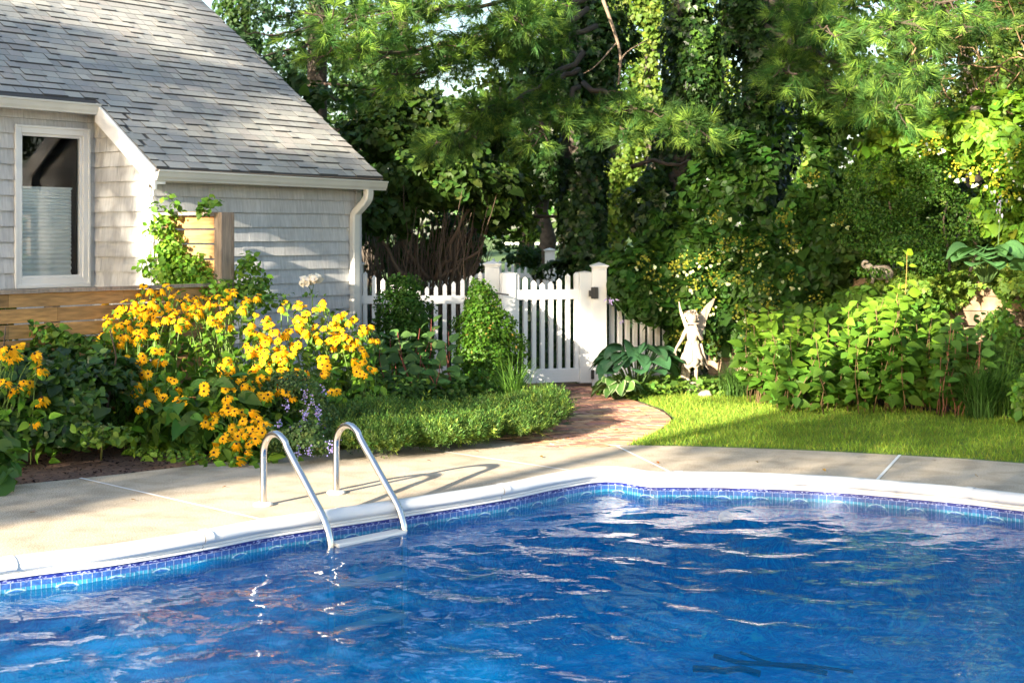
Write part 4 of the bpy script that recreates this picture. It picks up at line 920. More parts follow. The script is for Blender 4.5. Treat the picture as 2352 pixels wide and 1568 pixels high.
cor('feathery green edging where the bed meets the brick path', [eb(1140, 955, 12.3, 100, 32, .5), eb(1220, 945, 12.6, 78, 34, .4), eb(1170, 972, 12.0, 85, 20, .3), eb(1250, 922, 13.4, 50, 24, .35)], 11000, 33)
bush('ground_ivy_patch', 'small dark leaves on the soil under the red-stemmed shrub', 'ground plant', [eb(880, 900, 13.3, 130, 30, .5), eb(1030, 905, 13.6, 120, 28, .5)], 2600, .045, 'heart', (.04, .09, .02), 'leaf', seed=44)
# boxwoods
BX = (.035, .095, .02)
bush('boxwood', 'darker cone-shaped boxwood behind, nearer the house', 'shrub', [eb(930, 668, 15.4, 38, 45, .2), eb(932, 725, 15.3, 64, 60, .33), eb(930, 800, 15.2, 78, 65, .4), eb(925, 855, 15.2, 75, 45, .35)], 16000, .03, 'oval', BX, 'leaf', 'boxwoods by the picket fence', seed=10, shell=.24, rough=.26, jit=.6)
bush('boxwood', 'brighter cone-shaped boxwood touching the gate', 'shrub', [eb(1105, 685, 15.3, 36, 45, .2), eb(1110, 745, 15.2, 64, 60, .33), eb(1120, 805, 15.0, 78, 65, .42), eb(1118, 855, 14.9, 78, 45, .4)], 20000, .03, 'oval', (.05, .125, .018), 'leaf', 'boxwoods by the picket fence', seed=11, shell=.24, rough=.26, jit=.6, mix=(.3, .2, .08), pm=.012)
# upright leafy shrubs (stems with paired leaves)
def leafy_stems(name, label, cat, bases, leaf, col, scol, seed, step=.1, spread=.14, matk='leaf', tipc=None, mink=.3):
    r = random.Random(seed); b0 = bases[0]; pl = thing(name, label, cat, (b0[0], b0[1], 0)); st = []; lp, ln_, lt, ls, tc = [], [], [], [], []
    for (x, y, z0, h) in bases:
        top = Vector((x + r.gauss(0, spread), y + r.gauss(-.05, spread), z0 + h)); pts = curve((x, y, z0), top, 0, 6, .012); st.append((pts, .006, .003)); a = r.random() * 3; s = h * mink
        while s <= h + 1e-6:
            f = s / h * 6; i = min(5, int(f)); p = pts[i].lerp(pts[i + 1], f - i); rel = s / h; sz = leaf * (1.0 if rel < .85 else .75) * r.uniform(.75, 1.2)
            for q in (0, math.pi):
                d = Vector((math.cos(a + q), math.sin(a + q), .35 if rel < .8 else .9)); pet = p + d.normalized() * .035
                lp.append(pet); lt.append(d); ln_.append(Vector((-d.x * .4, -d.y * .4 - .55, 1))); ls.append(sz); tc.append(rel)
            a += math.pi / 2 + r.gauss(0, .2); s += step * r.uniform(.8, 1.1)
    stems_mesh('stem', st, M['twig'], pl, scol, 5)
    C = cvar(col, len(lp), .2, .1); 
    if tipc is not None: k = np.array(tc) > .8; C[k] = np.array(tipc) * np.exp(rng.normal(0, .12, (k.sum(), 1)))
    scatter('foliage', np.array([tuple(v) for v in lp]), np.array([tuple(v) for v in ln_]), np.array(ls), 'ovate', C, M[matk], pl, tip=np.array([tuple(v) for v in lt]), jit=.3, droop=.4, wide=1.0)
    return pl
def bases(n, u0, u1, vb, Y0, Y1, hf, seed, z0=0):
    r = random.Random(seed); out = []
    for i in range(n):
        u = r.uniform(u0, u1); Y = r.uniform(Y0, Y1); x = (u - CU) * Y / F; out.append((x, Y, z0, hf(u) * r.uniform(.55, 1.0)))
    return out
leafy_stems('red_stemmed_shrub', 'red-stemmed shrub with large blue-green leaves in front of the boxwoods', 'shrub',
    bases(20, 880, 1050, 0, 13.2, 14.0, lambda u: 1.0 - abs(u - 970) * .003, 5), .15, (.055, .125, .055), (.20, .05, .035), 51, .13, .2)
hyd = leafy_stems('hydrangea', 'wide hydrangea bush with bright green leaves on red stems beside the lawn', 'shrub',
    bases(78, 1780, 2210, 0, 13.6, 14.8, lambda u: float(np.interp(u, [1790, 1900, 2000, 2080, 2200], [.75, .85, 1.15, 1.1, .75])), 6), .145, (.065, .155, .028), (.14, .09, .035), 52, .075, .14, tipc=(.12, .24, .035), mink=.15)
leafy_stems('hydrangea', 'smaller hydrangea with lime tips between the statue and the wide bush', 'shrub',
    bases(30, 1710, 1835, 0, 14.4, 15.0, lambda u: .95, 8), .14, (.07, .16, .03), (.15, .10, .04), 53, .08, .09, tipc=(.15, .27, .04), mink=.25)
leafy_stems('hydrangea_shoot', 'single tall hydrangea shoot rising above the bush toward the terrace', 'shrub', [(3.68, 13.9, .3, 1.2), (3.62, 13.95, .3, .9)], .12, (.12, .24, .03), (.3, .2, .05), 54, .12, .03, tipc=(.22, .36, .04), mink=.4)
leafy_stems('young_shrub', 'dark young shrub at the right end of the hydrangea', 'shrub', bases(18, 2140, 2250, 0, 13.4, 14.0, lambda u: .95, 9), .13, (.05, .12, .03), (.20, .08, .05), 55, .09, .14)
bush('filler_shrub', 'leafy green shrub filling the gap between the hydrangeas and the block wall', 'shrub', [eb(1850, 760, 15.1, 90, 70, .25), eb(1960, 730, 15.0, 90, 80, .25), eb(2080, 740, 14.8, 110, 70, .25), eb(1780, 830, 15.1, 60, 50, .2), eb(2200, 790, 14.5, 70, 60, .25), eb(1930, 850, 14.6, 150, 50, .25)], 3600, .085, 'ovate', (.07, .15, .03), 'leaf', gap=-.35, seed=95, droop=.7)
# grass clumps
def grassclump(label, x, y, h, n, spread, col, seed, w=1.0, z0=0):
    r = np.random.default_rng(seed); pl = thing('grass_clump', label, 'ornamental grass', (x, y, z0)); V = []; Q4 = []; C = []
    for i in range(n):
        a = r.uniform(0, 6.283); b0 = np.array([x + r.normal(0, .05), y + r.normal(0, .05), z0]); L_ = h * r.uniform(.6, 1.15); out = spread * r.uniform(.25, 1.1); d = np.array([math.cos(a), math.sin(a), 0]); s = np.array([-d[1], d[0], 0]) * .006 * w; c = np.array(col) * math.exp(r.normal(0, .22)); k = len(V)
        for t in (0, .25, .5, .75, 1):
            p = b0 + d * out * t ** 1.6 + np.array([0, 0, L_ * (t - .42 * (out / spread) * t ** 3)]); ww = (1 - t * .85); V += [p - s * ww, p + s * ww]; C += [c, c]
        for j in range(4): Q4.append((k + 2 * j, k + 2 * j + 1, k + 2 * j + 3, k + 2 * j + 2))
    npmesh('blades', np.array(V), [np.array(Q4)], np.clip(np.array(C), 0, .9), M['grass'], pl)
g = P(1178, 905); grassclump('bright green arching grass clump in front of the gate boxwood', g.x, 13.9, .62, 150, .5, (.12, .25, .04), 1, 1.2)
g = P(1110, 905); grassclump('shaded grass clump left of the bright one, below the boxwoods', g.x, 13.9, .42, 120, .45, (.07, .15, .03), 2, 1.1)
grassclump('dark green grass clump between the statue and the hydrangeas', 2.28, 15.1, .46, 240, .34, (.07, .15, .03), 3, 1.0)
grassclump('large dark grass clump by the right edge of the lawn', 4.2, 13.3, .62, 320, .5, (.055, .125, .025), 4, 1.1)
grassclump('dark grass clump at the far right, half out of view', 4.75, 13.1, .5, 220, .45, (.05, .11, .025), 5, 1.1)
grassclump('second large grass clump just behind, lime green at its base', 4.45, 13.6, .75, 180, .35, (.10, .2, .03), 6, 1.1)
# hostas
def hosta(label, x, y, z0, n, L_, col, seed, hz=.5, edge=None, group=None, face=-1.57, arc=2.4, dmax=1.0):
    r = np.random.default_rng(seed); pl = thing('hosta', label, 'hosta', (x, y, z0), group); V = []; Q4 = []; C = []; st = []
    for i in range(n):
        a = face + r.uniform(-arc, arc); el = r.uniform(.15, 1.2); d = np.array([math.cos(a), math.sin(a), 0]); s = np.array([-d[1], d[0], 0]); b0 = np.array([x, y, z0]) + d * .04
        pe = b0 + d * hz * .55 * math.cos(el) + np.array([0, 0, hz * (.35 + .65 * math.sin(el))]); st.append(([Vector(b0), Vector(b0 * .5 + pe * .5 + np.array([0, 0, .06])), Vector(pe)], .008, .006))
        l = L_ * r.uniform(.75, 1.15); w = l * .44; k = len(V); c = np.array(col) * math.exp(r.normal(0, .15)); dn = r.uniform(.25, dmax); tw = r.normal(0, .35)
        nU, nV = 8, 9
        for iu in range(nU):
            t = iu / (nU - 1); wd = w * (math.sin(math.pi * min(1, t * .93 + .07)) ** .65) * (1.05 - .25 * t)
            cen = pe + d * l * (t - .12 * t * t) + np.array([0, 0, l * (.25 * t - dn * t * t)])
            for iv in range(nV):
                q = iv / (nV - 1) * 2 - 1; rib = .006 * ((iv % 2) * 2 - 1) * (1 - t); up_ = .18 * wd * abs(q) + rib
                V.append(cen + s * wd * q * math.cos(tw) + np.array([0, 0, up_ + wd * q * math.sin(tw)])); C.append(np.array(edge) if edge is not None and abs(q) > .8 else c)
        for iu in range(nU - 1):
            for iv in range(nV - 1): Q4.append((k + iu * nV + iv, k + iu * nV + iv + 1, k + (iu + 1) * nV + iv + 1, k + (iu + 1) * nV + iv))
    npmesh('leaves', np.array(V), [np.array(Q4)], np.clip(np.array(C), 0, .9), M['glossleaf'], pl, True)
    stems_mesh('stem', st, M['twig'], pl, (.10, .2, .05), 5); return pl
g = Q(1462, 800, 15.5); h1 = hosta('large blue-green hosta with ribbed leaves right of the gate', g.x, 15.5, .02, 44, .25, (.04, .11, .045), 1, .50)
hosta('small hosta with cream-edged leaves at the foot of the gate post', (1418 - CU) * 15.0 / F, 15.0, .0, 22, .15, (.09, .19, .04), 2, .2, (.5, .55, .3))
hosta('large pale hosta on the terrace at the right, above the ivy wall', (2268 - CU) * 14.3 / F, 14.35, 1.2, 38, .26, (.08, .19, .06), 3, .34, dmax=.55)
for par, pts in ((h1, [(1385, 585, 1450, 740), (1470, 610, 1490, 740)]),):
    pass
stems_mesh('flower_stalk', [(curve(Q(1455, 745, 15.4), Q(1402, 682, 15.3), 0, 5), .005, .003), (curve(Q(1478, 745, 15.4), Q(1446, 735, 15.3), 0, 4), .005, .003)], M['twig'], h1, (.12, .22, .07))
p = np.array([Qd(1400 + rnd.gauss(0, 5), 688 + rnd.gauss(0, 5), 15.3) for _ in range(16)] + [Qd(1425 + rnd.gauss(0, 3), 738 + rnd.gauss(0, 5), 15.3) for _ in range(8)])
scatter('bell_flower', p, np.tile([0, -1., 0], (len(p), 1)), .035, 'narrow', cvar((.62, .5, .8), len(p), .1, .05), M['whitepetal'], h1, wide=1.6, droop=2)
h3 = [o for o in COL.objects if o.name.startswith('hosta') and o.get('label', '').startswith('large pale')][0]
stems_mesh('flower_stalk', [(curve(Q(2290, 600, 14.3), Q(2300, 455, 14.2), 0, 5), .005, .003)], M['twig'], h3, (.12, .22, .07))
p = np.array([Qd(2295 + rnd.gauss(0, 5), 472 + rnd.gauss(0, 12), 14.2) for _ in range(16)]); scatter('bell_flower', p, np.tile([0, -1., 0], (16, 1)), .04, 'narrow', cvar((.75, .65, .85), 16, .1, .05), M['whitepetal'], h3, wide=1.6, droop=2)
# ivy ground cover
def ivyflat(name, poly, zf, n, size, col, seed, kind='heart', mix=None, pm=0, zt=.1, mat='leaf'):
    r = np.random.default_rng(seed); a = np.array(poly); lo, hi = a.min(0), a.max(0); x = r.uniform(lo[0], hi[0], n * 2); y = r.uniform(lo[1], hi[1], n * 2); k = inpoly_np(x, y, poly); x, y = x[k][:n], y[k][:n]
    z = np.array([zf(p, q) for p, q in zip(x, y)]) + zt * r.random(len(x)) * (1 + .5 * sn(np.stack([x, y, x], 1), 3, seed)); pos = np.stack([x, y, z], 1)
    return scatter(name, pos, np.tile([0, -.5, 1.], (len(x), 1)), size, kind, cvar(col, len(x), .3, .15, mix, pm), M[mat], jit=.4, droop=.3)
o = ivyflat('ground_ivy', [(.85, 15.45), (1.2, 14.9), (1.75, 15.3), (2.9, 15.25), (3.2, 16.0), (2.2, 16.2), (1, 16.2)], lambda x, y: .0, 4200, .05, (.075, .15, .035), 21, 'ivy'); o['kind'] = 'stuff'
o = ivyflat('ivy_bank', [(-4, 16.7), (3.0, 16.7), (3.6, 24.5), (-6, 24.5)], hterr, 22000, .085, (.03, .075, .035), 22, 'ivy', zt=.3, mat='glossleaf'); o['kind'] = 'stuff'
o = ivyflat('terrace_ivy', [(4.0, 16.2), (4.4, 15.35), (5.15, 14.72), (6.3, 14.2), (8, 13.8), (8, 15.2), (5.5, 16.2)], lambda x, y: 1.15, 9000, .055, (.14, .23, .05), 23, 'ivy', (.35, .4, .18), .2, .14); o['kind'] = 'stuff'
# ivy hanging over the right wall
bush('wall_ivy', 'small-leaved ivy hanging down the block wall at the far right', 'ivy', [(5.4, 14.3, .95, .5, .12, .3), (6.0, 14.0, .7, .7, .12, .5), (5.3, 14.35, .5, .3, .12, .35), (4.75, 14.6, 1.15, .6, .15, .1), (6.6, 13.7, .5, .6, .15, .55), (5.2, 14.25, .2, .5, .15, .3), (5.7, 14.1, 1.05, .5, .15, .2), (4.75, 14.5, .95, .35, .12, .3), (5.0, 14.35, .5, .4, .12, .4), (4.4, 14.85, 1.08, .22, .1, .2)], 13000, .045, 'ivy', (.06, .13, .03), 'leaf', seed=24, gap=-.3, gfreq=5, rough=.12)
bush('wall_ivy', 'ivy spilling over the middle of the block wall above the hydrangeas', 'ivy', [(3.9, 15.4, 1.0, .3, .12, .25), (4.35, 15.0, 1.1, .35, .12, .2), (3.6, 15.75, .5, .2, .1, .2), (4.1, 15.2, .75, .35, .1, .25), (3.3, 15.9, .3, .3, .1, .15), eb(2120, 655, 14.8, 90, 24, .25), eb(2230, 650, 14.55, 90, 28, .3), eb(2330, 655, 14.4, 70, 32, .3)], 6500, .05, 'ivy', (.12, .21, .05), 'leaf', seed=25, gap=-.2, gfreq=6, rough=.12)
bush('right_edge_shrub', 'leafy shrub growing at the right edge of the lawn below the wall', 'shrub', [eb(2340, 800, 13.3, 50, 120, .3), eb(2352, 900, 13.0, 60, 60, .3)], 1300, .06, 'oval', (.07, .16, .03), 'leaf', seed=26, gap=-.2)
# climbing hydrangea mass
CHB = [eb(1452, 655, 16.15, 44, 42, .14), eb(1500, 668, 16.1, 70, 46, .18), eb(1580, 690, 16.1, 60, 60, .2), eb(1560, 800, 16.3, 30, 60, .15), eb(1470, 640, 16.4, 80, 70, .35), eb(1400, 625, 16.6, 45, 45, .2), eb(1570, 590, 16.6, 110, 90, .4), eb(1500, 700, 16.1, 60, 40, .25), eb(1660, 500, 16.8, 110, 140, .5), eb(1620, 700, 16.4, 110, 90, .35), eb(1760, 640, 16.5, 130, 110, .5), eb(1720, 780, 16.3, 100, 60, .3),
       eb(1800, 470, 16.8, 150, 150, .6), eb(1700, 380, 17.0, 70, 90, .4), eb(1830, 330, 17.0, 90, 60, .45), eb(1900, 560, 16.5, 110, 110, .5), eb(1960, 300, 17.0, 60, 40, .4)]
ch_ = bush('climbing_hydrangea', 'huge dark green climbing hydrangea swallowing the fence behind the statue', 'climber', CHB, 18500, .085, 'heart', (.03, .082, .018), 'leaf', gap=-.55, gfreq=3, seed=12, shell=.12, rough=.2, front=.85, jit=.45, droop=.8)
def flowerheads(par, places, Yf, ccol, bcol, seed):
    r = np.random.default_rng(seed)
    for (u, v) in places:
        c = np.array(Qd(u, v, Yf(u))); pp = c + r.normal(0, 1, (34, 3)) * [.055, .03, .05]
        h = scatter('flower_cluster', pp, np.tile([0, -1., .3], (34, 1)), .022, 'heart', cvar(ccol, 34, .2, .1), M['leaf'], par)
        n_ = 4; a = r.uniform(3.3, 6.1, n_); fw = c + np.stack([np.cos(a) * .12, np.full(n_, -.05), np.sin(a) * .11], 1)
        scatter('pale_bract', fw, np.tile([0, -1., .3], (n_, 1)), .032, 'heart', cvar(bcol, n_, .12, .05), M['whitepetal'], h)
flowerheads(ch_, [(1548, 610), (1575, 605), (1650, 495), (1700, 555), (1795, 500), (1870, 405), (1930, 500), (1600, 650), (1640, 640), (1720, 600), (1745, 560), (1815, 560), (1655, 585), (1520, 665), (1535, 690), (1590, 760), (1620, 700), (1768, 700), (1665, 555), (1690, 640), (1765, 660), (1820, 640), (1880, 690), (1560, 780), (1500, 640), (1730, 740), (1640, 790), (1840, 720), (1720, 790), (1700, 715), (1620, 590), (1480, 600)], lambda u: 15.95, (.20, .22, .035), (.5, .56, .3), 1)
CH2 = [eb(2120, 330, 16.2, 150, 80, .7), eb(2290, 310, 15.6, 120, 90, .6), eb(2330, 420, 15.0, 70, 90, .4), eb(2050, 390, 16.2, 90, 70, .4), eb(2290, 480, 14.9, 60, 60, .3), eb(2340, 540, 14.8, 50, 50, .3)]
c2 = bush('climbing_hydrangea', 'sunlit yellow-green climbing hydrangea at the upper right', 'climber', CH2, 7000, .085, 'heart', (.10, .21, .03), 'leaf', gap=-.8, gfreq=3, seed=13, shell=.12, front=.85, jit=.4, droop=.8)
flowerheads(c2, [(2130, 345), (2150, 325), (2295, 370), (2330, 350), (2320, 440), (2345, 400), (2290, 420), (2200, 390), (2230, 400)], lambda u: 14.75 + .5 * (u < 2200), (.32, .33, .04), (.75, .78, .6), 2)
# azalea on the terrace
bush('azalea', 'round fine-leaved azalea on the terrace between the climbing hydrangeas', 'shrub', [eb(2090, 430, 15.6, 120, 90, .6), eb(2170, 500, 15.3, 110, 80, .55), eb(2060, 560, 15.1, 100, 60, .4), eb(2110, 600, 14.8, 60, 35, .3), eb(2000, 480, 15.6, 60, 70, .4)], 15000, .032, 'oval', (.045, .11, .022), 'leaf', gap=-.35, gfreq=5, seed=14, rough=.42, shell=.22, jit=.6, wide=.8,
     stem=[(curve((3.9 + .25 * k, 15.2, 1.1), (3.9 + .3 * k, 15.3, 2.0), 0, 5, .04), .02, .01) for k in range(5)], stemcol=(.12, .09, .06))
# vine on the cedar panel
vb = [(HS(-2.86, .35, 1.55), (.10, .25, .2)), (HS(-2.88, .5, 1.3), (.12, .3, .22)), (HS(-2.9, .62, 1.15), (.14, .32, .22)), (HS(-2.86, .22, 1.75), (.1, .15, .12)), (HS(-2.88, .85, 1.2), (.12, .16, .15)), (HS(-2.7, 1.12, 1.1), (.2, .12, .16)), (HS(-2.9, .15, 1.35), (.12, .1, .14)), (HS(-2.6, 1.1, 1.25), (.16, .08, .2)), (HS(-2.84, .7, 1.35), (.06, .22, .16)), (HS(-2.84, .3, 1.4), (.06, .2, .25)), (HS(-3.0, 1.05, 1.2), (.2, .06, .08))]
vine = bush('climbing_vine', 'bright green vine climbing over the tall cedar panel', 'vine', [(*p, r_[0] * 1.3, r_[1], r_[2]) for p, r_ in vb], 2500, .05, 'oval', (.12, .25, .04), 'leaf', seed=15, jit=.6, droop=.5)
sp = []; 
for (u0, v0, u1, v1) in [(410, 500, 350, 470), (400, 520, 345, 530), (420, 498, 385, 450), (470, 490, 480, 455), (475, 492, 500, 465), (465, 492, 460, 478), (400, 560, 370, 590), (395, 600, 372, 620), (545, 600, 585, 590), (555, 620, 585, 605)]:
    a = Q(u0, v0, 13.7 if u0 < 450 else 13.3); b = Q(u1, v1, 13.5 if u0 < 450 else 13.3); sp.append((curve(a, b, -.02, 6), .004, .002))
stems_mesh('tendril', sp, M['twig'], vine, (.12, .22, .04), 4)
for pts, _, _ in sp:
    lp = np.array([tuple(p + Vector((rnd.gauss(0, .015), rnd.gauss(0, .015), rnd.gauss(0, .02)))) for p in pts[1:] for _ in range(4)])
    scatter('leaflets', lp, np.tile([0, -.5, 1.], (len(lp), 1)), .06, 'oval', cvar((.09, .2, .04), len(lp), .2, .1), M['leaf'], vine, jit=.6)

# ================================================================== TREES BEHIND THE FENCE
IVY = (.017, .048, .018)
def ivy_tree(label, pts, r0, r1, nleaf, seed, col=IVY, size=.075, mixc=(.035, .085, .025), pm=.2, branches=(), blob=(), ivymat='glossleaf'):
    """trunk wrapped in ivy: pts is the centre line"""
    b = pts[0]; pl = thing('ivy_covered_tree', label, 'tree', (b[0], b[1], 0)); line = catmull(pts, 6); n = len(line)
    mb = MB(); mb.tube(line, taper(r0 * .6, r1 * .6, n), 12); mb.build('trunk', M['bark'], pl, True)
    for (a, c, rr) in branches:
        mb = MB(); mb.tube(curve(a, c, rnd.uniform(-.03, .06), 8, .02), taper(rr * .7, rr * .25, 9), 7); mb.build('branch', M['bark'], pl, True)
    t = rng.random(nleaf) * (n - 1.001); i = t.astype(int); f = (t - i)[:, None]; A = np.array([tuple(p) for p in line]); c = A[i] * (1 - f) + A[i + 1] * f
    a = rng.uniform(0, 2 * math.pi, nleaf); a = np.where(rng.random(nleaf) < .55, -np.abs(a - math.pi), a); d = np.stack([np.cos(a), np.sin(a), np.zeros(nleaf)], 1)
    rad = (r0 + (r1 - r0) * t / n); rad = rad * (1 + .32 * sn(c + d * .6, 2.2, seed)) - np.abs(rng.normal(0, .07, nleaf)); p = c + d * rad[:, None]
    k = sn(p, 5, seed + 3) > -1.2; p, d = p[k], d[k]
    if blob:
        p2, n2 = blobs(blob, int(nleaf * .6), .2, .25, 3, -.4, 4, .7, seed); p = np.concatenate([p, p2]); d = np.concatenate([d, n2])
    nr = d + [0, 0, .25]; scatter('ivy', p, nr, size, 'ivy', cvar(col, len(p), .3, .12, mixc, pm), M[ivymat], pl, jit=.4, droop=1.0)
    return pl
def TU(u, Y): return (u - CU) * Y / F
def tz(v, Y): return H - (v - HV) * Y / F
t1 = ivy_tree('pine with the broadest ivy-covered trunk, behind the gate, its boughs crossing the top centre', [(TU(1350, 18.6), 18.6, .2), (TU(1345, 18.6), 18.6, 1.6), (TU(1335, 18.6), 18.6, 2.6), (TU(1330, 18.6), 18.6, 3.6), (TU(1345, 18.6), 18.7, 5), (TU(1370, 18.6), 18.8, 7.5), (TU(1380, 18.6), 18.8, 10)],
    .36, .5, 11000, 1, blob=[eb(1230, 230, 18.3, 60, 110, .3), eb(1300, 170, 18.2, 80, 90, .3), eb(1260, 370, 18.3, 30, 70, .25), eb(1380, 130, 18.3, 70, 120, .3), eb(1340, 620, 18.3, 110, 30, .4)])
t2 = ivy_tree('middle ivy-covered trunk, right of the broadest one', [(TU(1525, 19), 19, .2), (TU(1540, 19), 19, 1.8), (TU(1560, 19), 19, 3.0), (TU(1585, 19), 19, 4.4), (TU(1580, 19), 19, 8.5)], .34, .36, 8000, 2, mixc=(.05, .11, .03), pm=.3,
    blob=[eb(1600, 130, 18.8, 60, 130, .3), eb(1500, 470, 18.6, 60, 80, .3)], branches=[(Q(1570, 350, 19), Q(1680, 300, 18.8), .05), (Q(1590, 250, 19), Q(1660, 180, 18.8), .04), (Q(1450, 384, 18.7), Q(1670, 366, 18.2), .045), (Q(1600, 300, 19), Q(1655, 360, 18.6), .03)])
t3 = ivy_tree('rightmost ivy-covered trunk with pine boughs hanging from it', [(TU(1740, 18.5), 18.5, .2), (TU(1745, 18.5), 18.5, 2.0), (TU(1750, 18.5), 18.5, 4), (TU(1760, 18.5), 18.5, 9)], .40, .42, 7500, 3, blob=[eb(1750, 60, 18.1, 100, 110, .3), eb(1720, 250, 18.1, 60, 110, .3), eb(1830, 120, 18.0, 50, 60, .3)])
# bare hanging branch in front of the big trunk
st = [(catmull([Q(1385, 0, 16.8), Q(1410, 70, 16.8), Q(1425, 130, 16.8), Q(1420, 195, 16.8)], 5), .022, .012), (catmull([Q(1420, 150, 16.8), Q(1440, 120, 16.8), Q(1490, 90, 16.7)], 4), .012, .006), (catmull([Q(1415, 100, 16.8), Q(1370, 150, 16.7), Q(1340, 170, 16.7)], 4), .010, .005)]
# pines
def pine(pl, boughs, seed, col=(.058, .14, .055), lit=(.20, .34, .10), tuftsize=.15):
    r = random.Random(seed)
    for (a, b, nt, wd, th, sag) in boughs:
        a = Vector(a); b = Vector(b); main = curve(a, b, sag, 12, .03); segs = [(main, .035, .010)]; tp, td = [], []; ax = (b - a).normalized(); sd = ax.cross(UP).normalized(); ln = (b - a).length
        ntw = max(6, int(nt / 9))
        for k in range(ntw):
            t = r.uniform(.12, 1) ** .8; i = min(11, int(t * 12)); p = main[i].lerp(main[i + 1], t * 12 - i); w = wd * (1 - .55 * t) * r.uniform(.5, 1.1)
            e = p + sd * w * r.choice((-1, 1)) * r.uniform(.3, 1) + ax * w * r.uniform(.2, .9) + UP * r.uniform(-th, th * .6); tw = curve(p, e, r.uniform(-.06, .06), 5, .015); segs.append((tw, .009, .003))
            for j in range(9):
                q = tw[r.randrange(1, 6)]; d = (e - p).normalized() + Vector((r.gauss(0, .45), r.gauss(0, .45), r.gauss(.05, .35))); tp.append(q + d * .06 + Vector((r.gauss(0, .04), r.gauss(0, .04), r.gauss(0, .03)))); td.append(d)
        stems_mesh('branch', segs, M['twig'], pl, (.07, .05, .035), 5)
        tp = np.array([tuple(v) for v in tp]); td = np.array([tuple(v) for v in td]); scatter('needles', tp, rng.normal(0, 1, tp.shape), tuftsize, 'tuft', cvar(col, len(tp), .22, .12, lit, .28), M['needle'], pl, tip=td, sv=.15)
    return pl
def B(u0, v0, Y0, u1, v1, Y1, nt, wd, th, sag=.1): return (Q(u0, v0, Y0), Q(u1, v1, Y1), nt, wd, th, sag)
pine(t1,
     [B(1380, -60, 17.5, 700, 30, 13.6, 520, 1.0, .22, .15), B(1380, -20, 17.5, 760, 110, 13.9, 460, .85, .2, .2), B(1350, 20, 17.4, 900, 170, 14.8, 380, .7, .18, .15), B(1370, 60, 17.4, 1020, 130, 15.2, 330, .65, .18, .1), B(1340, 120, 17.3, 1000, 330, 16.0, 360, .6, .2, .1),
      B(1330, 160, 17.4, 1090, 250, 16.2, 220, .5, .2, .1), B(1380, -80, 17.4, 1180, 40, 15.0, 260, .7, .2, .1), B(1330, 200, 17.2, 1240, 300, 16.0, 200, .5, .16, .05), B(1340, 190, 17.4, 1610, 290, 15.6, 300, .55, .18, .1), B(1380, 230, 17.4, 1440, 310, 16.0, 150, .45, .12, .05), B(1300, 240, 17.4, 1500, 250, 15.8, 160, .4, .12, .05), B(1380, -140, 17.5, 900, -60, 13.6, 300, 1.0, .3, .1)], 1)
stems_mesh('bare_branch', st, M['twig'], t1, (.22, .16, .11), 7)
pine(t3,
     [B(1760, 20, 17.9, 2110, 60, 14.4, 330, .7, .2, .1), B(1760, 60, 17.9, 2120, 170, 14.6, 330, .65, .2, .15), B(1800, 130, 17.9, 2060, 250, 14.9, 300, .55, .18, .1), B(1780, 100, 17.9, 1830, 170, 15.4, 160, .45, .16, .05), B(1790, 160, 17.9, 1950, 210, 15.4, 200, .5, .16, .05), B(1760, -60, 17.9, 2200, 0, 14.2, 340, .8, .25, .1), B(1760, -30, 17.9, 1900, 60, 15.2, 240, .6, .2, .1), B(1850, 40, 17.9, 2300, 60, 15.0, 220, .5, .2, .1)], 2)
# spruce behind the roof
pl = thing('blue_spruce', 'blue-green spruce rising behind the roof with sky showing through', 'tree', (TU(723, 25), 25, 0))
mb = MB(); mb.tube([(TU(723, 25), 25, .2), (TU(723, 25) + .05, 25, 6), (TU(723, 25), 25, 12)], [.2, .16, .06], 9); mb.build('trunk', M['bark'], pl, True)
segs = []; tp, td = [], []
for k in range(46):
    z = rnd.uniform(2.4, 8.5); a = rnd.uniform(0, 6.28); l = (2.6 - .18 * (z - 2)) * rnd.uniform(.6, 1.05); p = Vector((TU(723, 25), 25, z)); e = p + Vector((math.cos(a) * l, math.sin(a) * l, -.25 + rnd.uniform(-.25, .25))); br = curve(p, e, .12, 8, .02); segs.append((br, .03, .008))
    for j in range(42):
        i = rnd.randrange(2, 9); q = br[i] + Vector((rnd.gauss(0, .16), rnd.gauss(0, .16), rnd.gauss(-.08, .1))); tp.append(tuple(q)); d = (e - p).normalized() + Vector((rnd.gauss(0, .6), rnd.gauss(0, .6), rnd.gauss(-.2, .3))); td.append(tuple(d))
stems_mesh('branch', segs, M['twig'], pl, (.09, .06, .045), 5)
scatter('needles', np.array(tp), rng.normal(0, 1, (len(tp), 3)), .17, 'spruce', cvar((.045, .10, .07), len(tp), .25, .12), M['needle'], pl, tip=np.array(td))
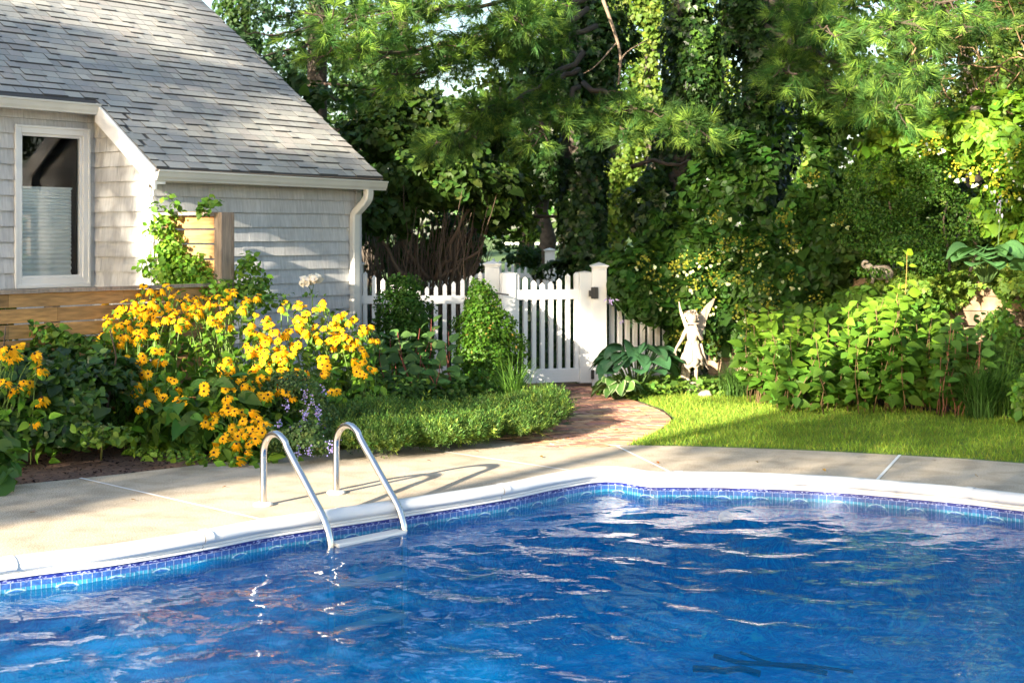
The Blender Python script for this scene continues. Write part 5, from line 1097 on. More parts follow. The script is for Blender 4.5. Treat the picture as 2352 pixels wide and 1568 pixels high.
# lilac thicket between house and gate: bare brown stems below, leaves above
ls_ = []; r = random.Random(3)
for k in range(210):
    x0 = TU(r.uniform(840, 1070), 18.6); y0 = 18.6 + r.gauss(0, .35); e = Vector((x0 + (x0 + 1.25) * r.uniform(.1, .6) + r.gauss(0, .15), y0 + r.gauss(0, .4), r.uniform(1.4, 2.3))); ls_.append((curve((x0, y0, .2), e, 0, 7, .035), r.uniform(.007, .018), .003))
for (a, b, rr) in ((Q(1000, 640, 18.3), Q(1080, 480, 18.2), .035), (Q(985, 640, 18.3), Q(870, 470, 18.2), .03), (Q(940, 640, 18.0), Q(840, 520, 17.9), .035), (Q(1010, 645, 18.2), Q(1110, 560, 18.1), .03)): ls_.append((curve(a, b, 0, 6, .03), rr, rr * .5))
LL = [eb(1020, 420, 18.2, 110, 60, .5), eb(930, 400, 18.0, 80, 60, .4), eb(900, 480, 18.0, 70, 50, .4), eb(1120, 440, 18.6, 90, 70, .5), eb(1000, 350, 18.6, 120, 50, .5), eb(860, 330, 18.6, 100, 70, .5), eb(780, 250, 19.4, 110, 70, .6), eb(960, 270, 19.2, 120, 70, .6), eb(1080, 300, 19.2, 90, 60, .5), eb(860, 500, 17.6, 40, 50, .3), eb(1170, 520, 18.8, 60, 40, .4), eb(700, 190, 20, 60, 50, .4)]
bush('lilac', 'tall lilac thicket with bare brown stems between the house and the gate', 'shrub', LL, 9500, .085, 'heart', (.042, .088, .026), 'leaf', gap=-.25, gfreq=4, seed=31, stem=ls_, stemcol=(.13, .085, .055), droop=.9, shell=.25)
# slim tree with a low crooked branch
st = [(catmull([Q(1020, 640, 19.3), Q(1060, 560, 19.3), Q(1120, 500, 19.2), Q(1165, 475, 19.2)], 5), .05, .03), (catmull([Q(1165, 475, 19.2), Q(1200, 495, 19.1), Q(1280, 498, 19.0), Q(1340, 510, 19.0)], 5), .03, .015), (catmull([Q(1080, 540, 19.3), Q(1130, 440, 19.3), Q(1140, 330, 19.3), Q(1150, 200, 19.3)], 5), .04, .015)]
bush('understory_tree', 'slim understory tree with a crooked low limb and light yellow-green leaves', 'tree', [eb(1180, 330, 20.5, 70, 110, .6), eb(1130, 230, 20.8, 90, 80, .6), eb(1190, 440, 20.0, 70, 60, .5), eb(1120, 500, 19.8, 60, 40, .5), eb(1230, 480, 20.2, 50, 50, .4), eb(1100, 160, 21, 60, 50, .5)], 4200, .075, 'oval', (.075, .14, .03), 'leaf', gap=.0, gfreq=5, seed=32, stem=st, stemcol=(.06, .045, .035), shell=.3)
bush('low_thicket', 'dark low thicket in front of the far white fence', 'shrub', [eb(1000, 600, 21, 120, 40, .5), eb(1180, 590, 22, 60, 26, .4), eb(1160, 560, 22.5, 40, 20, .4), eb(880, 610, 20, 60, 40, .4), eb(960, 540, 20.5, 130, 60, .3), eb(860, 470, 21, 90, 80, .3), eb(1060, 560, 21, 70, 30, .3)], 5200, .08, 'oval', (.035, .085, .025), 'leaf', gap=-.1, seed=33)
# honeysuckle tangle top right
tg = []
for k in range(70):
    a = Q(rnd.uniform(2080, 2400), rnd.uniform(-20, 260), 16.6 + rnd.gauss(0, .3)); b = a + Vector((rnd.gauss(0, .45), rnd.gauss(0, .2), rnd.gauss(0, .35))); tg.append((curve(a, b, rnd.uniform(-.1, .1), 6, .03), .011, .004))
bush('tangled_shrub', 'sunlit tangle of bare tan twigs and small leaves at the top right', 'shrub', [eb(2270, 150, 17.0, 130, 130, .6), eb(2150, 230, 17.2, 90, 70, .5), eb(2330, 40, 17, 90, 80, .5), eb(2190, 80, 17.4, 90, 80, .5)], 5200, .055, 'oval', (.10, .17, .045), 'leaf', gap=-.1, gfreq=5, seed=34, stem=tg, stemcol=(.30, .19, .10), shell=.3)
# trees further off
FARC = [(.05, .12, .03), (.075, .15, .035), (.035, .085, .03), (.10, .17, .04)]
def fartree(label, u, Y, v_top, hw, n, col, seed, size=.10, v_bot=470):
    r = random.Random(seed); x = TU(u, Y); zt = tz(v_top, Y); zb = tz(v_bot, Y); w = hw * Y / F; bl = []
    for k in range(11 + int((zt - zb) * 1.2)):
        f = r.random(); z = zb + (zt - zb) * f; ww = w * (1 - .5 * abs(f - .4)); bl.append((x + r.uniform(-.7, .7) * ww, Y + r.uniform(-.6, .6), z, w * r.uniform(.35, .6), w * .5, min(1.6, (zt - zb) * r.uniform(.12, .22))))
    pl = bush('background_tree', label, 'tree', [(x, Y, 1, .01, .01, .01)] + bl, int(n * 1.9), size, 'oval', col, 'leaf', 'trees beyond the garden', gap=-.3, gfreq=1.6, seed=seed, shell=.22, rough=.25, fol='crown')
    mb = MB(); mb.tube(curve((x, Y, hterr(x, Y) - .1), (x + r.uniform(-.3, .3), Y, zt * .8), 0, 6, .06), taper(.22, .06, 7), 8); mb.build('trunk', M['bark'], pl, True)
fartree('yellow-green tree glimpsed between the broad trunk and the lilac', 1250, 29, 200, 120, 3400, FARC[3], 61)
fartree('mid green tree behind the lilac, left of the sky gap', 930, 31, -500, 110, 5000, FARC[1], 62)
fartree('dark tree behind the house corner and the lilac', 850, 30, 120, 150, 3600, FARC[2], 63)
fartree('sunlit tree seen between the two nearest ivy trunks', 1480, 28, -650, 140, 8000, FARC[3], 64, v_bot=560)
fartree('bright tree seen between the middle and right ivy trunks', 1660, 29, -700, 140, 8500, FARC[3], 65, v_bot=560)
fartree('green tree behind the climbing hydrangea top', 1890, 27, -650, 170, 8500, FARC[1], 66, v_bot=460)
fartree('yellow-green tree behind the drooping pine boughs', 2100, 26, -600, 170, 8500, FARC[3], 67, v_bot=440)
fartree('tall tree behind the tangle at the top right corner', 2330, 27, -700, 200, 9000, FARC[1], 68, v_bot=400)
fartree('pale tree behind the broad ivy trunk top', 1410, 31, -700, 120, 6500, FARC[0], 69, v_bot=520)
fartree('round-topped tree between the spruce and the sky gap', 820, 33, -420, 150, 5600, FARC[2], 72, v_bot=300)
fartree('dark tree far behind the spruce', 640, 36, 130, 170, 2600, FARC[2], 70)
fartree('dark tree filling the corner beside the roof at the top left', 560, 33, -300, 110, 4200, FARC[2], 73, v_bot=260)
fartree('light green tree behind the twiggy tangle at the top right', 2230, 23, -400, 120, 4800, FARC[1], 74, v_bot=380)
fartree('tree just right of the sky gap at the top', 1200, 36, 60, 50, 900, FARC[0], 71)
fartree('dark evergreen at the far right, just outside the picture, reflected in the window', 3000, 16, -330, 330, 5200, FARC[2], 81, v_bot=500)
fartree('leafy tree to the right of the pool beyond the picture edge', 3900, 12.5, -300, 420, 5200, FARC[1], 82, v_bot=520)
fartree('tall tree on the terrace just beyond the right picture edge', 2640, 19, -500, 300, 5200, FARC[0], 83, v_bot=450)
# far wood as one mass
p, nr = blobs([(x, 52 + 4 * math.sin(x), 3.4 + 1.2 * math.sin(x * .7), 3.4, 2.2, 3.6 + 1.2 * math.sin(x * 1.7)) for x in np.arange(-48, 60, 3.2)], 30000, .18, .25, 1.2, -.8, 1, .8, 77)
tag(scatter('distant_wood', p, nr, .34, 'simple', cvar((.05, .10, .035), len(p), .35, .2), M['leaf'], jit=.6), 'hazy green belt of woodland far behind the garden', 'wood', kind='stuff')

bush('terrace_undergrowth', 'dim leafy undergrowth on the terrace behind the azalea and pale hosta', 'shrub', [eb(2200, 560, 16.0, 130, 60, .3), eb(2300, 500, 16.2, 110, 80, .3), eb(1980, 560, 16.2, 110, 60, .3), eb(2100, 470, 16.8, 150, 90, .3), eb(2400, 560, 15.5, 90, 70, .3)], 5200, .08, 'oval', (.04, .09, .025), 'leaf', gap=-.9, seed=91)
pine(t1, [((t1.location.x + .1, 18.7, z), (t1.location.x + dx, 18.0 + dy, z + .3), 130, 1.0, .35, .1) for z, dx, dy in ((6.5, -1.4, -.6), (7.2, 2.4, -.3), (8.0, -1.3, .5), (8.8, 2.3, .2), (9.6, -1.0, 0), (10.4, 1.8, .3))], 7)
pine(t3, [((t3.location.x + .1, 18.6, z), (t3.location.x + dx, 18.0 + dy, z + .3), 130, 1.0, .35, .1) for z, dx, dy in ((6.5, -2.4, -.6), (7.2, 2.6, -.3), (8.0, -2.3, .5), (8.8, 2.4, .2))], 8)
SHADE_BOUGHS = [(8.3, -3.6, -3.5), (7.6, 1.5, -4.8), (8.6, 3.4, -4.2), (7.3, 0.2, -3.6), (9.2, 2.0, -3.4), (6.9, 2.6, -3.2)]  # boughs above the view, added to block sky light over the background
pine(t1, [((t1.location.x + .1, 18.5, z), (t1.location.x + dx, 18.3 + dy, z - .3), 190, 1.5, .4, .1) for z, dx, dy in SHADE_BOUGHS], 17)
pine(t3, [((t3.location.x + .1, 18.4, z), (t3.location.x + dx, 18.2 + dy, z - .3), 190, 1.5, .4, .1) for z, dx, dy in [(7.8, -1.2, -4.8), (7.2, 1.6, -4.4), (8.4, 3.4, -3.6), (6.8, 0.4, -3.4), (8.9, 2.4, -1.4), (7.6, 4.2, -2.2)]], 18)  # more unseen boughs added for the same overhead shade
for k in range(14):
    a = [(300, 1150), (520, 1120), (980, 1060), (1240, 1050), (1508, 1063), (1735, 1062), (1890, 1080), (2245, 1098), (1420, 990), (1300, 1010), (1380, 950), (1100, 1040), (80, 1180), (2150, 1060)][k]; q = P(*a)
    o = scatter('fallen_leaf', np.array([[q.x, q.y, .012]]), np.array([[0, 0, 1.]]), np.array([.035]), 'ovate', cvar((.22, .12, .04), 1, .3, .2), M['leaf'], jit=.2, droop=0)
    tag(o, 'tiny dry brown leaf lying on the pale concrete or brick', 'leaf', 'fallen leaves')
# ================================================================== STONE ORNAMENTS
def skin_body(name, joints, edges, mat, parent, sub=2):
    me = bpy.data.meshes.new(name); me.from_pydata([j[0] for j in joints], edges, []); o = link(name, me, mat, parent)
    o.modifiers.new('skin', 'SKIN'); sv = me.skin_vertices[0].data
    for i, j in enumerate(joints): sv[i].radius = (j[1], j[1]) if not isinstance(j[1], tuple) else j[1]; sv[i].use_root = (i == 0)
    s = o.modifiers.new('sub', 'SUBSURF'); s.levels = sub; s.render_levels = sub
    me.polygons.foreach_set('use_smooth', [True] * len(me.polygons)); return o
S0 = Q(1590, 876, 15.5); S0.z = .12; fa = -math.pi / 2 - .35      # facing the camera, turned a little to the left
st_ = thing('fairy_statue', 'pale stone fairy girl with raised wings and a petal dress beside the path', 'statue', (S0.x, S0.y, .0))
fx = Vector((1, 0, 0)); fy = Vector((0, 1, 0))
def S(x, y, z): return tuple(S0 + Vector((x, y, z)))
J = [(S(0, 0, .34), .055), (S(0, 0, .41), .045), (S(0, -.005, .48), .058), (S(0, 0, .545), .05), (S(0, -.005, .59), .024), (S(-.005, -.012, .63), .030),
     (S(-.035, 0, .30), .042), (S(-.04, -.005, .17), .028), (S(-.043, 0, .04), .018), (S(-.045, -.04, .012), .017),
     (S(.035, 0, .30), .042), (S(.04, -.01, .17), .028), (S(.04, .0, .04), .018), (S(.045, -.04, .012), .017),
     (S(-.07, 0, .535), .024), (S(-.115, -.02, .44), .019), (S(-.17, -.05, .36), .014), (S(-.185, -.06, .315), .013),
     (S(.07, 0, .535), .024), (S(.10, -.03, .44), .021), (S(.055, -.085, .50), .016), (S(.02, -.10, .575), .013)]
E = [(0, 1), (1, 2), (2, 3), (3, 4), (4, 5), (0, 6), (6, 7), (7, 8), (8, 9), (0, 10), (10, 11), (11, 12), (12, 13), (3, 14), (14, 15), (15, 16), (16, 17), (3, 18), (18, 19), (19, 20), (20, 21)]
skin_body('body', J, E, M['stone_b'], st_)
def uvs(name, cen, r3, mat, par, fn=None, nu=24, nv=16):
    V = []; Fc = []
    for j in range(nv + 1):
        for i in range(nu):
            th = math.pi * j / nv; ph = 2 * math.pi * i / nu; d = Vector((math.sin(th) * math.cos(ph), math.sin(th) * math.sin(ph), math.cos(th))); k = fn(d) if fn else 1
            V.append((cen[0] + d.x * r3[0] * k, cen[1] + d.y * r3[1] * k, cen[2] + d.z * r3[2] * k))
    Fc = [(j * nu + i, (j + 1) * nu + i, (j + 1) * nu + (i + 1) % nu, j * nu + (i + 1) % nu) for j in range(nv) for i in range(nu)]
    mb = MB(); mb.add(V, Fc); return mb.build(name, mat, par, True)
def facefn(d):                                                # brow, eye sockets, nose, mouth, chin on the front (-y) side
    k = 1.0
    if d.y < 0:
        for ex_ in (-.33, .33): k -= .10 * math.exp(-((d.x - ex_) ** 2 + (d.z - .05) ** 2) / .02)
        k += .20 * math.exp(-(d.x ** 2 / .010 + (d.z + .14) ** 2 / .03)); k -= .06 * math.exp(-(d.x ** 2 / .05 + (d.z + .42) ** 2 / .004)); k += .05 * math.exp(-(d.x ** 2 / .05 + (d.z + .52) ** 2 / .006))
    return k
head = uvs('head', S(-.005, -.015, .665), (.052, .058, .066), M['stone'], st_, facefn)
hp, hn = blobs([(*S(-.005, .008, .69), .062, .06, .055)], 260, .06, .1, 3, None, 4, .3, 3); hk = (hp[:, 1] > S(0, -.035, 0)[1]) | (hp[:, 2] > S0.z + .705)
hr = scatter('hair', hp[hk], hn[hk], .03, 'heart', np.full((hk.sum(), 3), .95), M['stone'], st_, jit=.5, wide=1.1)
mb = MB(); mb.lathe(S(0, -.02, .60), [(.03, 0), (.075, .004), (.08, .012), (.07, .018), (.03, .02)], 20, sy=.8); mb.build('collar', M['stone'], st_, True)
for (sx_) in (-1, 1):                                          # ears
    pass
# dress of layered petals
V = []; Q4 = []; nU = 14
def dress(z0, z1, r0, r1, npet, off, seed, name='dress'):
    mb = MB(); r = random.Random(seed)
    for k in range(npet):
        a = 2 * math.pi * k / npet + off; l = r.uniform(.8, 1.15); vs = []
        for t in (0, .3, .6, .85, 1):
            rr_ = r0 + (r1 - r0) * t ** .8 + .012 * (t > .8); w = (.55 if t < .9 else .1) * 2 * math.pi / npet * (1 + .35 * (t > .2)); z = z0 + (z1 - z0) * t * l
            for q in (-1, 0, 1): vs.append(Vector(S(math.cos(a + q * w) * rr_ * (1 + .06 * (q == 0)), math.sin(a + q * w) * rr_ * .8 * (1 + .06 * (q == 0)), z)))
        f = [(3 * i + j, 3 * i + j + 1, 3 * i + j + 4, 3 * i + j + 3) for i in range(4) for j in range(2)]; n = len(vs); back = [v * 1 + (Vector(S(0, 0, 0)) - v).normalized() * 0 for v in vs]
        mb.add(vs, f)
    o = mb.build(name, M['stone'], st_, True); s = o.modifiers.new('solid', 'SOLIDIFY'); s.thickness = .008; return o
mb = MB(); mb.lathe(S(0, 0, 0), [(.080, .235), (.083, .27), (.072, .34), (.05, .415), (.046, .425), (.05, .435), (.058, .49), (.058, .53)], 20, sy=.8); mb.build('bodice', M['stone'], st_, True)
dress(.425, .19, .05, .108, 9, 0, 1); dress(.36, .155, .07, .10, 8, .3, 2)
for (dx, z0, z1, sw) in ((.115, .40, .18, .05), (.10, .32, .13, .07), (-.115, .30, .14, -.03)):   # trailing sash leaves
    mb = MB(); mb.tube([Vector(S(dx * .8, 0, z0)), Vector(S(dx, .01, (z0 + z1) / 2)), Vector(S(dx + sw, .0, z1))], [.012, .018, .004], 6); mb.build('sash_leaf', M['stone'], st_, True)
def wing(out, nm='wing'):
    n = len(out); vs = [Vector(S(*p)) for p in out]; back = [v + Vector((0, .012, 0)) for v in vs]; mb = MB()
    mb.add(vs + back, [tuple(range(n)), tuple(range(2 * n - 1, n - 1, -1))] + [(i, i + n, (i + 1) % n + n, (i + 1) % n) for i in range(n)]); return mb.build(nm, M['stone'], st_)
wing([(.02, .05, .52), (.05, .06, .62), (.10, .08, .72), (.17, .10, .81), (.245, .12, .87), (.255, .12, .865), (.235, .12, .80), (.215, .115, .77), (.20, .11, .73), (.185, .11, .70), (.17, .10, .66), (.155, .1, .63), (.15, .09, .58), (.135, .09, .55), (.125, .08, .51), (.10, .07, .47), (.07, .06, .44), (.03, .05, .46)])
wing([(-.02, .05, .52), (-.05, .06, .62), (-.085, .08, .70), (-.11, .10, .77), (-.122, .10, .83), (-.13, .1, .84), (-.128, .10, .78), (-.115, .1, .70), (-.095, .09, .64), (-.07, .08, .56), (-.04, .06, .48)])
for (sx_, bx) in ((-1, S(-.19, -.062, .305)),):                # five fingers of the lowered hand
    for k, (dx, dy, l) in enumerate(((-.014, .004, .028), (-.007, 0, .034), (0, -.002, .036), (.007, 0, .032), (.013, -.008, .022))):
        mb = MB(); b = Vector(bx); mb.tube([b + Vector((dx * .6, dy, .012)), b + Vector((dx, dy - .002, -l * .5)), b + Vector((dx * 1.2, dy - .008, -l))], [.0045, .004, .003], 6); mb.build('finger', M['stone'], st_, True)
for k, (dx, l) in enumerate(((-.012, .024), (-.005, .030), (.002, .031), (.009, .027), (.014, .018))):
    mb = MB(); b = Vector(S(.02, -.10, .575)); mb.tube([b + Vector((dx * .6, 0, 0)), b + Vector((dx, .004, l * .5)), b + Vector((dx, .016, l))], [.0045, .004, .003], 6); mb.build('finger', M['stone'], st_, True)
mb = MB(); mb.lathe(S(0, 0, -.12), [(.13, 0), (.135, .05), (.11, .09), (.09, .122)], 14, sy=.85)
mb.tube([Vector(S(-.075, .03, -.02)), Vector(S(-.08, .03, .10)), Vector(S(-.085, .03, .16))], [.045, .035, .02], 8); mb.build('rock_base', M['stone'], st_, True)
# stone lantern among the shrubs
c = Q(1778, 800, 15.9); ln_ = thing('stone_lantern', 'small pale stone lantern on the lower wall behind the hydrangeas', 'garden ornament', (c.x, c.y, .43))
mb = MB(); mb.wbox((c.x - .13, c.x + .13), (c.y - .12, c.y + .12), (.40, .46)); mb.build('base', M['stone'], ln_, bevel=.01)
mb = MB()
for dx in (-.09, .07):
    for dy in (-.08, .06): mb.wbox((c.x + dx, c.x + dx + .035), (c.y + dy, c.y + dy + .035), (.461, .60))
mb.wbox((c.x - .06, c.x + .06), (c.y - .03, c.y + .03), (.461, .598)); mb.build('firebox', M['stone'], ln_, bevel=.004)
mb = MB(); vs = [Vector((c.x + a, c.y + b, z)) for z, k in ((.60, .17), (.63, .175), (.72, .06), (.74, .03), (.78, .035), (.81, .008)) for a, b in ((-k, -k), (k, -k), (k, k), (-k, k))]
mb.add(vs, [(4 * i + j, 4 * i + (j + 1) % 4, 4 * i + 4 + (j + 1) % 4, 4 * i + 4 + j) for i in range(5) for j in range(4)] + [(3, 2, 1, 0), (20, 21, 22, 23)]); mb.build('roof', M['stone'], ln_, bevel=.006)
# weathered animal on the terrace
c = Q(2018, 600, 14.9); bush('azalea_sprig', 'small azalea sprig overhanging the stone animal', 'shrub', [eb(2060, 585, 14.75, 32, 20, .12), eb(2000, 625, 14.7, 40, 10, .1)], 500, .032, 'oval', (.05, .115, .022), 'leaf', seed=92)
an = thing('stone_animal', 'weathered stone animal crouching under the azalea on the terrace', 'statue', (c.x, c.y, 1.17)); zt = 1.18
def lump(nm, x, y, z, rx, ry, rz, k=0): return uvs(nm, (c.x + x, c.y + y, zt + z), (rx, ry, rz), M['oldstone'], an, lambda d: 1 + .06 * math.sin(d.x * 6 + d.z * 5 + k))
lump('body', .02, 0, .10, .12, .075, .075); lump('haunch', .08, -.04, .08, .06, .04, .06, 1); lump('head', -.10, -.01, .15, .045, .04, .04, 2)
mb = MB(); mb.tube(catmull([Vector((c.x - .13, c.y - .02, zt + .14)), Vector((c.x - .165, c.y - .02, zt + .17)), Vector((c.x - .15, c.y - .02, zt + .21)), Vector((c.x - .11, c.y - .02, zt + .20))], 4), .014, 8); mb.build('ear', M['oldstone'], an, True)
for dx in (-.06, .09):
    mb = MB(); mb.tube([Vector((c.x + dx, c.y - .03, zt + .07)), Vector((c.x + dx - .005, c.y - .035, zt + .02)), Vector((c.x + dx - .02, c.y - .04, zt - .01))], [.022, .016, .018], 8); mb.build('leg', M['oldstone'], an, True)
for (x, y, r_, lb) in ((2.42, 15.55, .08, 'round tan stone at the foot of the low wall'), (1.98, 15.15, .05, 'small pale stone in the ivy at the lawn edge'), (2.75, 15.3, .12, 'dark mossy boulder at the left end of the block wall')):
    o = uvs('garden_stone', (x, y, r_ * .5), (r_ * 1.3, r_, r_ * .8), M['oldstone'] if 'dark' in lb else M['stone'], None, lambda d: 1 + .12 * math.sin(d.x * 5 + d.y * 3) + .08 * math.sin(d.z * 7 + x)); tag(o, lb, 'stone')

# ================================================================== TREES BEHIND THE CAMERA (they cast the dappled shade)
# a grid across the sun's path: lit[] marks the openings between leaves that let the sun reach the lit places
DB = 14.0; CE = .09; A0, A1, Z0, Z1 = -19.0, 4.0, 3.0, 17.0
NA, NZ = int((A1 - A0) / CE), int((Z1 - Z0) / CE); lit = np.zeros((NA, NZ), bool)
def toac(p): return (p[0] * LY - p[1] * LX, p[2] + (p[0] * LX + p[1] * LY + DB) * TAN)
def roofpt(u, v):
    d = Vector(((u - CU) / F, 1, (HV - v) / F)); o = Vector((0, 0, H)); k = -NV; qd = d.dot(k); q0 = (o - CR).dot(k)
    t = (2.425 + .744 * q0 - o.z) / (d.z - .744 * qd); return o + d * t
off = np.zeros((NA, NZ), bool)
def region(poly, dep, on=True, step=3):
    us = [p[0] for p in poly]; vs = [p[1] for p in poly]; U, Vv = np.meshgrid(np.arange(min(us), max(us), step), np.arange(min(vs), max(vs), step)); U, Vv = U.ravel(), Vv.ravel(); k = inpoly_np(U, Vv, poly)
    for u, v in zip(U[k], Vv[k]):
        p = dep(u, v); a, z = toac(p); i, j = int((a - A0) / CE), int((z - Z0) / CE)
        if 0 <= i < NA and 0 <= j < NZ: (lit if on else off)[i, j] = True
def gnd(z=0): return lambda u, v: P(u, v, z)
def dpt(Y): return lambda u, v: Q(u, v, Y)
def ell(u, v, ru, rv, n=14): return [(u + ru * math.cos(2 * math.pi * k / n), v + rv * math.sin(2 * math.pi * k / n)) for k in range(n)]
region([(-400, -60), (-400, -40), (0, 22), (130, 60), (256, 106), (366, 139), (500, 160), (625, 178), (458, 0), (430, -60)], roofpt, step=4)
region([(415, 305), (470, 292), (600, 294), (735, 300), (770, 330), (700, 338), (560, 328), (450, 325)], roofpt)
region([(790, 565), (850, 565), (850, 632), (790, 632)], dpt(16.1)); region([(560, 510), (640, 535), (800, 590), (800, 640), (700, 620), (560, 575)], dpt(15.2)); region(ell(600, 660, 50, 40), dpt(14.6))
region([(333, 415), (352, 415), (352, 660), (325, 660), (322, 600), (340, 560)], dpt(14.0))
region([(372, 478), (400, 478), (450, 540), (520, 580), (525, 660), (372, 665)], dpt(13.8))
region([(225, 655), (420, 655), (570, 672), (640, 700), (700, 720), (640, 800), (560, 800), (420, 780), (330, 760), (225, 800)], dpt(12.2)); region(ell(760, 790, 90, 35), dpt(13.0)); region(ell(610, 850, 60, 30), dpt(11.8))
region([(-200, 1225), (0, 1195), (250, 1165), (480, 1128), (640, 1110), (760, 1092), (900, 1075), (1060, 1066), (1180, 1062), (1330, 1072), (1330, 1095), (1180, 1125), (900, 1165), (600, 1205), (0, 1330), (-200, 1360)], gnd())
region([(700, 1075), (860, 1050), (1000, 1030), (1160, 1018), (1180, 1026), (1000, 1044), (860, 1064), (720, 1090)], gnd())
region([(1290, 955), (1420, 940), (1560, 930), (1900, 928), (1940, 938), (1800, 958), (1640, 975), (1500, 990), (1400, 1010), (1300, 1000)], gnd()); region([(1400, 905), (1880, 915), (1880, 930), (1400, 925)], gnd()); region(ell(1560, 1005, 90, 7), gnd())
region([(1360, 1032), (1700, 1036), (1640, 1056), (1420, 1062)], gnd()); region([(1760, 1046), (2010, 1060), (1990, 1100), (1820, 1088)], gnd()); region([(2180, 1062), (2352, 1072), (2352, 1095), (2200, 1088)], gnd()); region([(780, 1060), (1100, 1022), (1300, 1040), (1330, 1075), (1000, 1080), (800, 1100)], gnd())
region([(1350, 1030), (1440, 1028), (1480, 1050), (1340, 1060)], gnd()); region([(1500, 1078), (1760, 1072), (1800, 1090), (1500, 1092)], gnd()); region([(2030, 1062), (2160, 1066), (2120, 1100), (2000, 1105)], gnd())
region([(1180, 1085), (1700, 1075), (1740, 1110), (1180, 1130)], gnd())
region([(1285, 838), (1385, 825), (1390, 892), (1290, 892)], dpt(16.3)); region(ell(1225, 650, 14, 60), dpt(16.1)); region(ell(1265, 720, 12, 60), dpt(16.1))
region([(1530, 685), (1650, 680), (1660, 890), (1540, 890)], dpt(15.5)); region([(1380, 870), (1540, 890), (1540, 915), (1390, 912)], dpt(15.3))
region([(1640, 760), (1800, 740), (1830, 860), (1650, 880)], dpt(15.8)); region(ell(1640, 640, 60, 50), dpt(16.3)); region(ell(1590, 560, 50, 30), dpt(16.3))
region([(1710, 730), (1800, 700), (1930, 730), (2050, 640), (2140, 620), (2230, 720), (2250, 800), (2100, 860), (1990, 930), (1850, 860), (1740, 800)], dpt(14.3))
region([(1650, 360), (1740, 270), (1900, 300), (1990, 340), (1950, 430), (1800, 440), (1690, 460)], dpt(16.6)); region([(2050, 260), (2352, 230), (2352, 540), (2270, 560), (2230, 460), (2100, 380), (2040, 330)], dpt(15.8))
region([(2000, 590), (2150, 600), (2200, 560), (2352, 530), (2352, 700), (2200, 690), (2060, 690), (1990, 640)], dpt(14.5)); region(ell(2330, 840, 30, 60), dpt(13.3))
region([(690, -30), (800, -30), (920, 60), (1000, 140), (860, 150), (730, 90)], dpt(14))
for Yq in (13.4, 14.0, 14.6, 15.4): region([(680, -60), (1060, -60), (1040, 40), (1000, 160), (860, 170), (720, 110)], dpt(Yq))
for Yq in (15.4, 16.2): region([(1380, 200), (1620, 190), (1640, 320), (1420, 320)], dpt(Yq))
for Yq in (14.6, 15.4): region([(1880, -60), (2352, -60), (2352, 200), (2150, 290), (1990, 300), (1960, 200)], dpt(Yq))
region(ell(950, 30, 80, 22), dpt(14.3)); region([(1180, 20), (1280, 10), (1290, 110), (1190, 130)], dpt(15.5))
region([(1900, -20), (2352, -20), (2352, 240), (2180, 240), (2100, 120), (1900, 60)], dpt(15.6)); region(ell(2030, 240, 70, 40), dpt(14.9)); region(ell(1450, 240, 90, 22), dpt(16.2)); region(ell(1830, 180, 60, 20), dpt(15.4))
region([(890, 380), (1060, 350), (1170, 430), (1180, 540), (1060, 500), (930, 470), (880, 440)], dpt(18.3)); region(ell(1190, 330, 45, 110), dpt(20.3)); region([(1620, 60), (1670, 60), (1690, 300), (1640, 330)], dpt(19)); region(ell(1230, 470, 30, 60), dpt(19.5))
region(ell(1145, 730, 40, 70), dpt(15.1)); region(ell(1110, 670, 25, 30), dpt(15.1)); region(ell(930, 650, 25, 25), dpt(15.3)); region(ell(1275, 925, 50, 30), dpt(12.9)); region(ell(1170, 870, 40, 30), dpt(13.8))
region(ell(250, 760, 60, 40), dpt(11.4))
ga_, gz_ = np.meshgrid((np.arange(NA) + .5) * CE + A0, (np.arange(NZ) + .5) * CE + Z0, indexing='ij')
g2 = np.stack([ga_.ravel(), gz_.ravel(), ga_.ravel() * 0], 1)
on_ = lit.copy(); lit[:] = False; lowz = 5.35 + .25 * sn(g2, 1.6, 3).reshape(NA, NZ); lit |= gz_ < lowz                       # crowns start here
lit |= (sn(g2, 3.2, 8).reshape(NA, NZ) > 1.25)                                              # chance openings
far_open = gz_ > 13.2 + .5 * sn(g2, .9, 4).reshape(NA, NZ); lit |= far_open
d_ = on_.copy(); d_[1:] |= on_[:-1]; d_[:-1] |= on_[1:]; d_[:, 1:] |= on_[:, :-1]; d_[:, :-1] |= on_[:, 1:]; on_ = d_
region([(0, 250), (130, 260), (318, 420), (318, 650), (0, 650)], dpt(14.2), False); region([(360, 430), (800, 440), (800, 560), (560, 500), (380, 470)], dpt(15.2), False)
region([(0, 830), (300, 830), (480, 900), (520, 1060), (300, 1085), (0, 1120)], dpt(10.9), False); region([(-200, 1120), (0, 1116), (480, 1066), (680, 1048), (640, 1085), (350, 1120), (100, 1160), (-200, 1190)], gnd(), False)
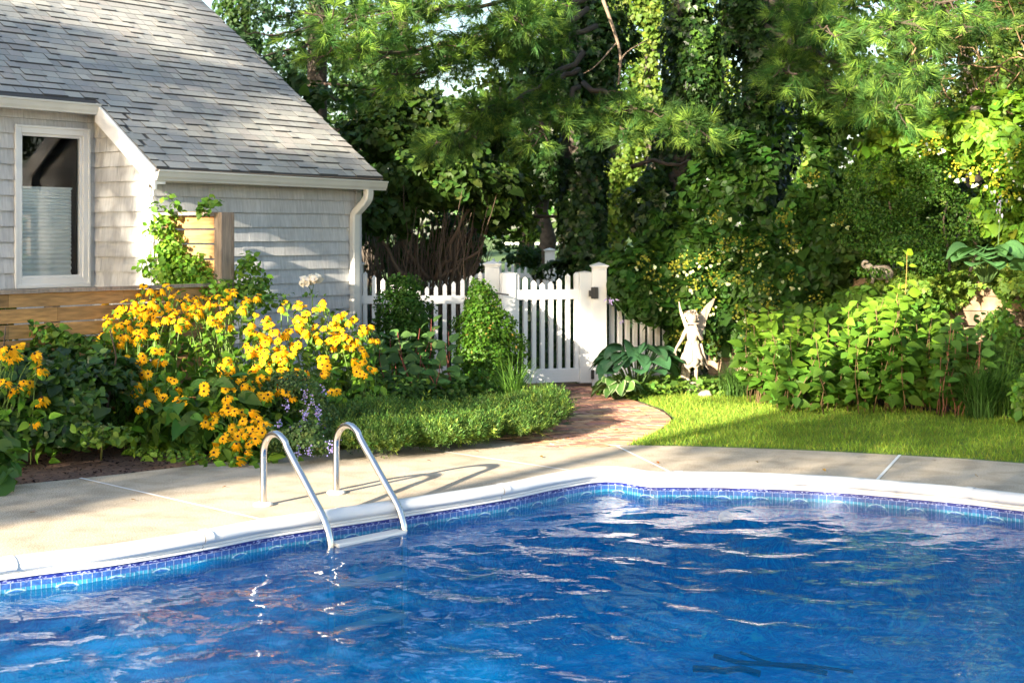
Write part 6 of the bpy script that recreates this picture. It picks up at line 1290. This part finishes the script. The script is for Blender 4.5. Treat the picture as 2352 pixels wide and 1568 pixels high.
region([(1950, 975), (2352, 985), (2352, 1062), (1800, 1028), (1500, 1022), (1700, 1000)], gnd(), False); region([(130, 95), (366, 165), (620, 200), (700, 280), (420, 280), (260, 235), (0, 215), (0, 50)], roofpt, False); region([(380, 345), (820, 370), (820, 400), (380, 380)], roofpt, False)
region([(1480, 0), (1620, 0), (1640, 240), (1500, 100)], dpt(18.8), False); region([(1680, 0), (1840, 0), (1840, 300), (1690, 300)], dpt(18.3), False); region([(1150, 620), (1400, 620), (1400, 840), (1150, 840)], dpt(16.2), False); region([(1000, 150), (1440, 200), (1440, 330), (1000, 330)], dpt(16), False); region([(840, 520), (1100, 540), (1100, 650), (840, 650)], dpt(18.4), False)
region([(1265, 300), (1440, 300), (1440, 600), (1265, 600)], dpt(18.3), False); region([(1380, 740), (1530, 740), (1530, 860), (1380, 860)], dpt(15.4), False)
lit &= ~off; lit |= on_
nC = 190000; ca = rng.uniform(A0, A1, nC); cz = rng.uniform(4.6, 14.5, nC); i = ((ca - A0) / CE).astype(int).clip(0, NA - 1); j = ((cz - Z0) / CE).astype(int).clip(0, NZ - 1)
k = ~lit[i, j]; ca, cz = ca[k], cz[k]; cb = rng.uniform(-.8, .8, len(ca)); cz2 = cz + cb * TAN
pos = np.stack([(ca * LY + (cb - DB) * LX), (-ca * LX + (cb - DB) * LY), cz2], 1)
edges_a = [A0, -14.5, -11.2, -7.6, -4.0, -1.2, A1]; nm = ['leftmost', 'second from the left', 'third from the left', 'third from the right', 'second from the right', 'rightmost']
for q in range(6):
    k = (ca >= edges_a[q]) & (ca < edges_a[q + 1]); ac = (edges_a[q] + edges_a[q + 1]) / 2; bx, by = ac * LY - DB * LX, -ac * LX - DB * LY
    pl = thing('shade_tree', 'broad leafy shade tree behind the viewer, %s of six in a row' % nm[q], 'tree', (bx, by, 0), 'shade trees behind the viewer')
    scatter('crown', pos[k], np.tile([-LX, -LY, TAN], (k.sum(), 1)), .12, 'simple', cvar((.06, .13, .03), k.sum(), .25, .15), M['leaf'], pl, jit=.55, sv=.2, wide=1.2)
    mb = MB(); mb.tube(curve((bx, by, -.1), (bx, by, 11), 0, 8, .05), taper(.2, .05, 9), 10); mb.build('trunk', M['bark'], pl, True)
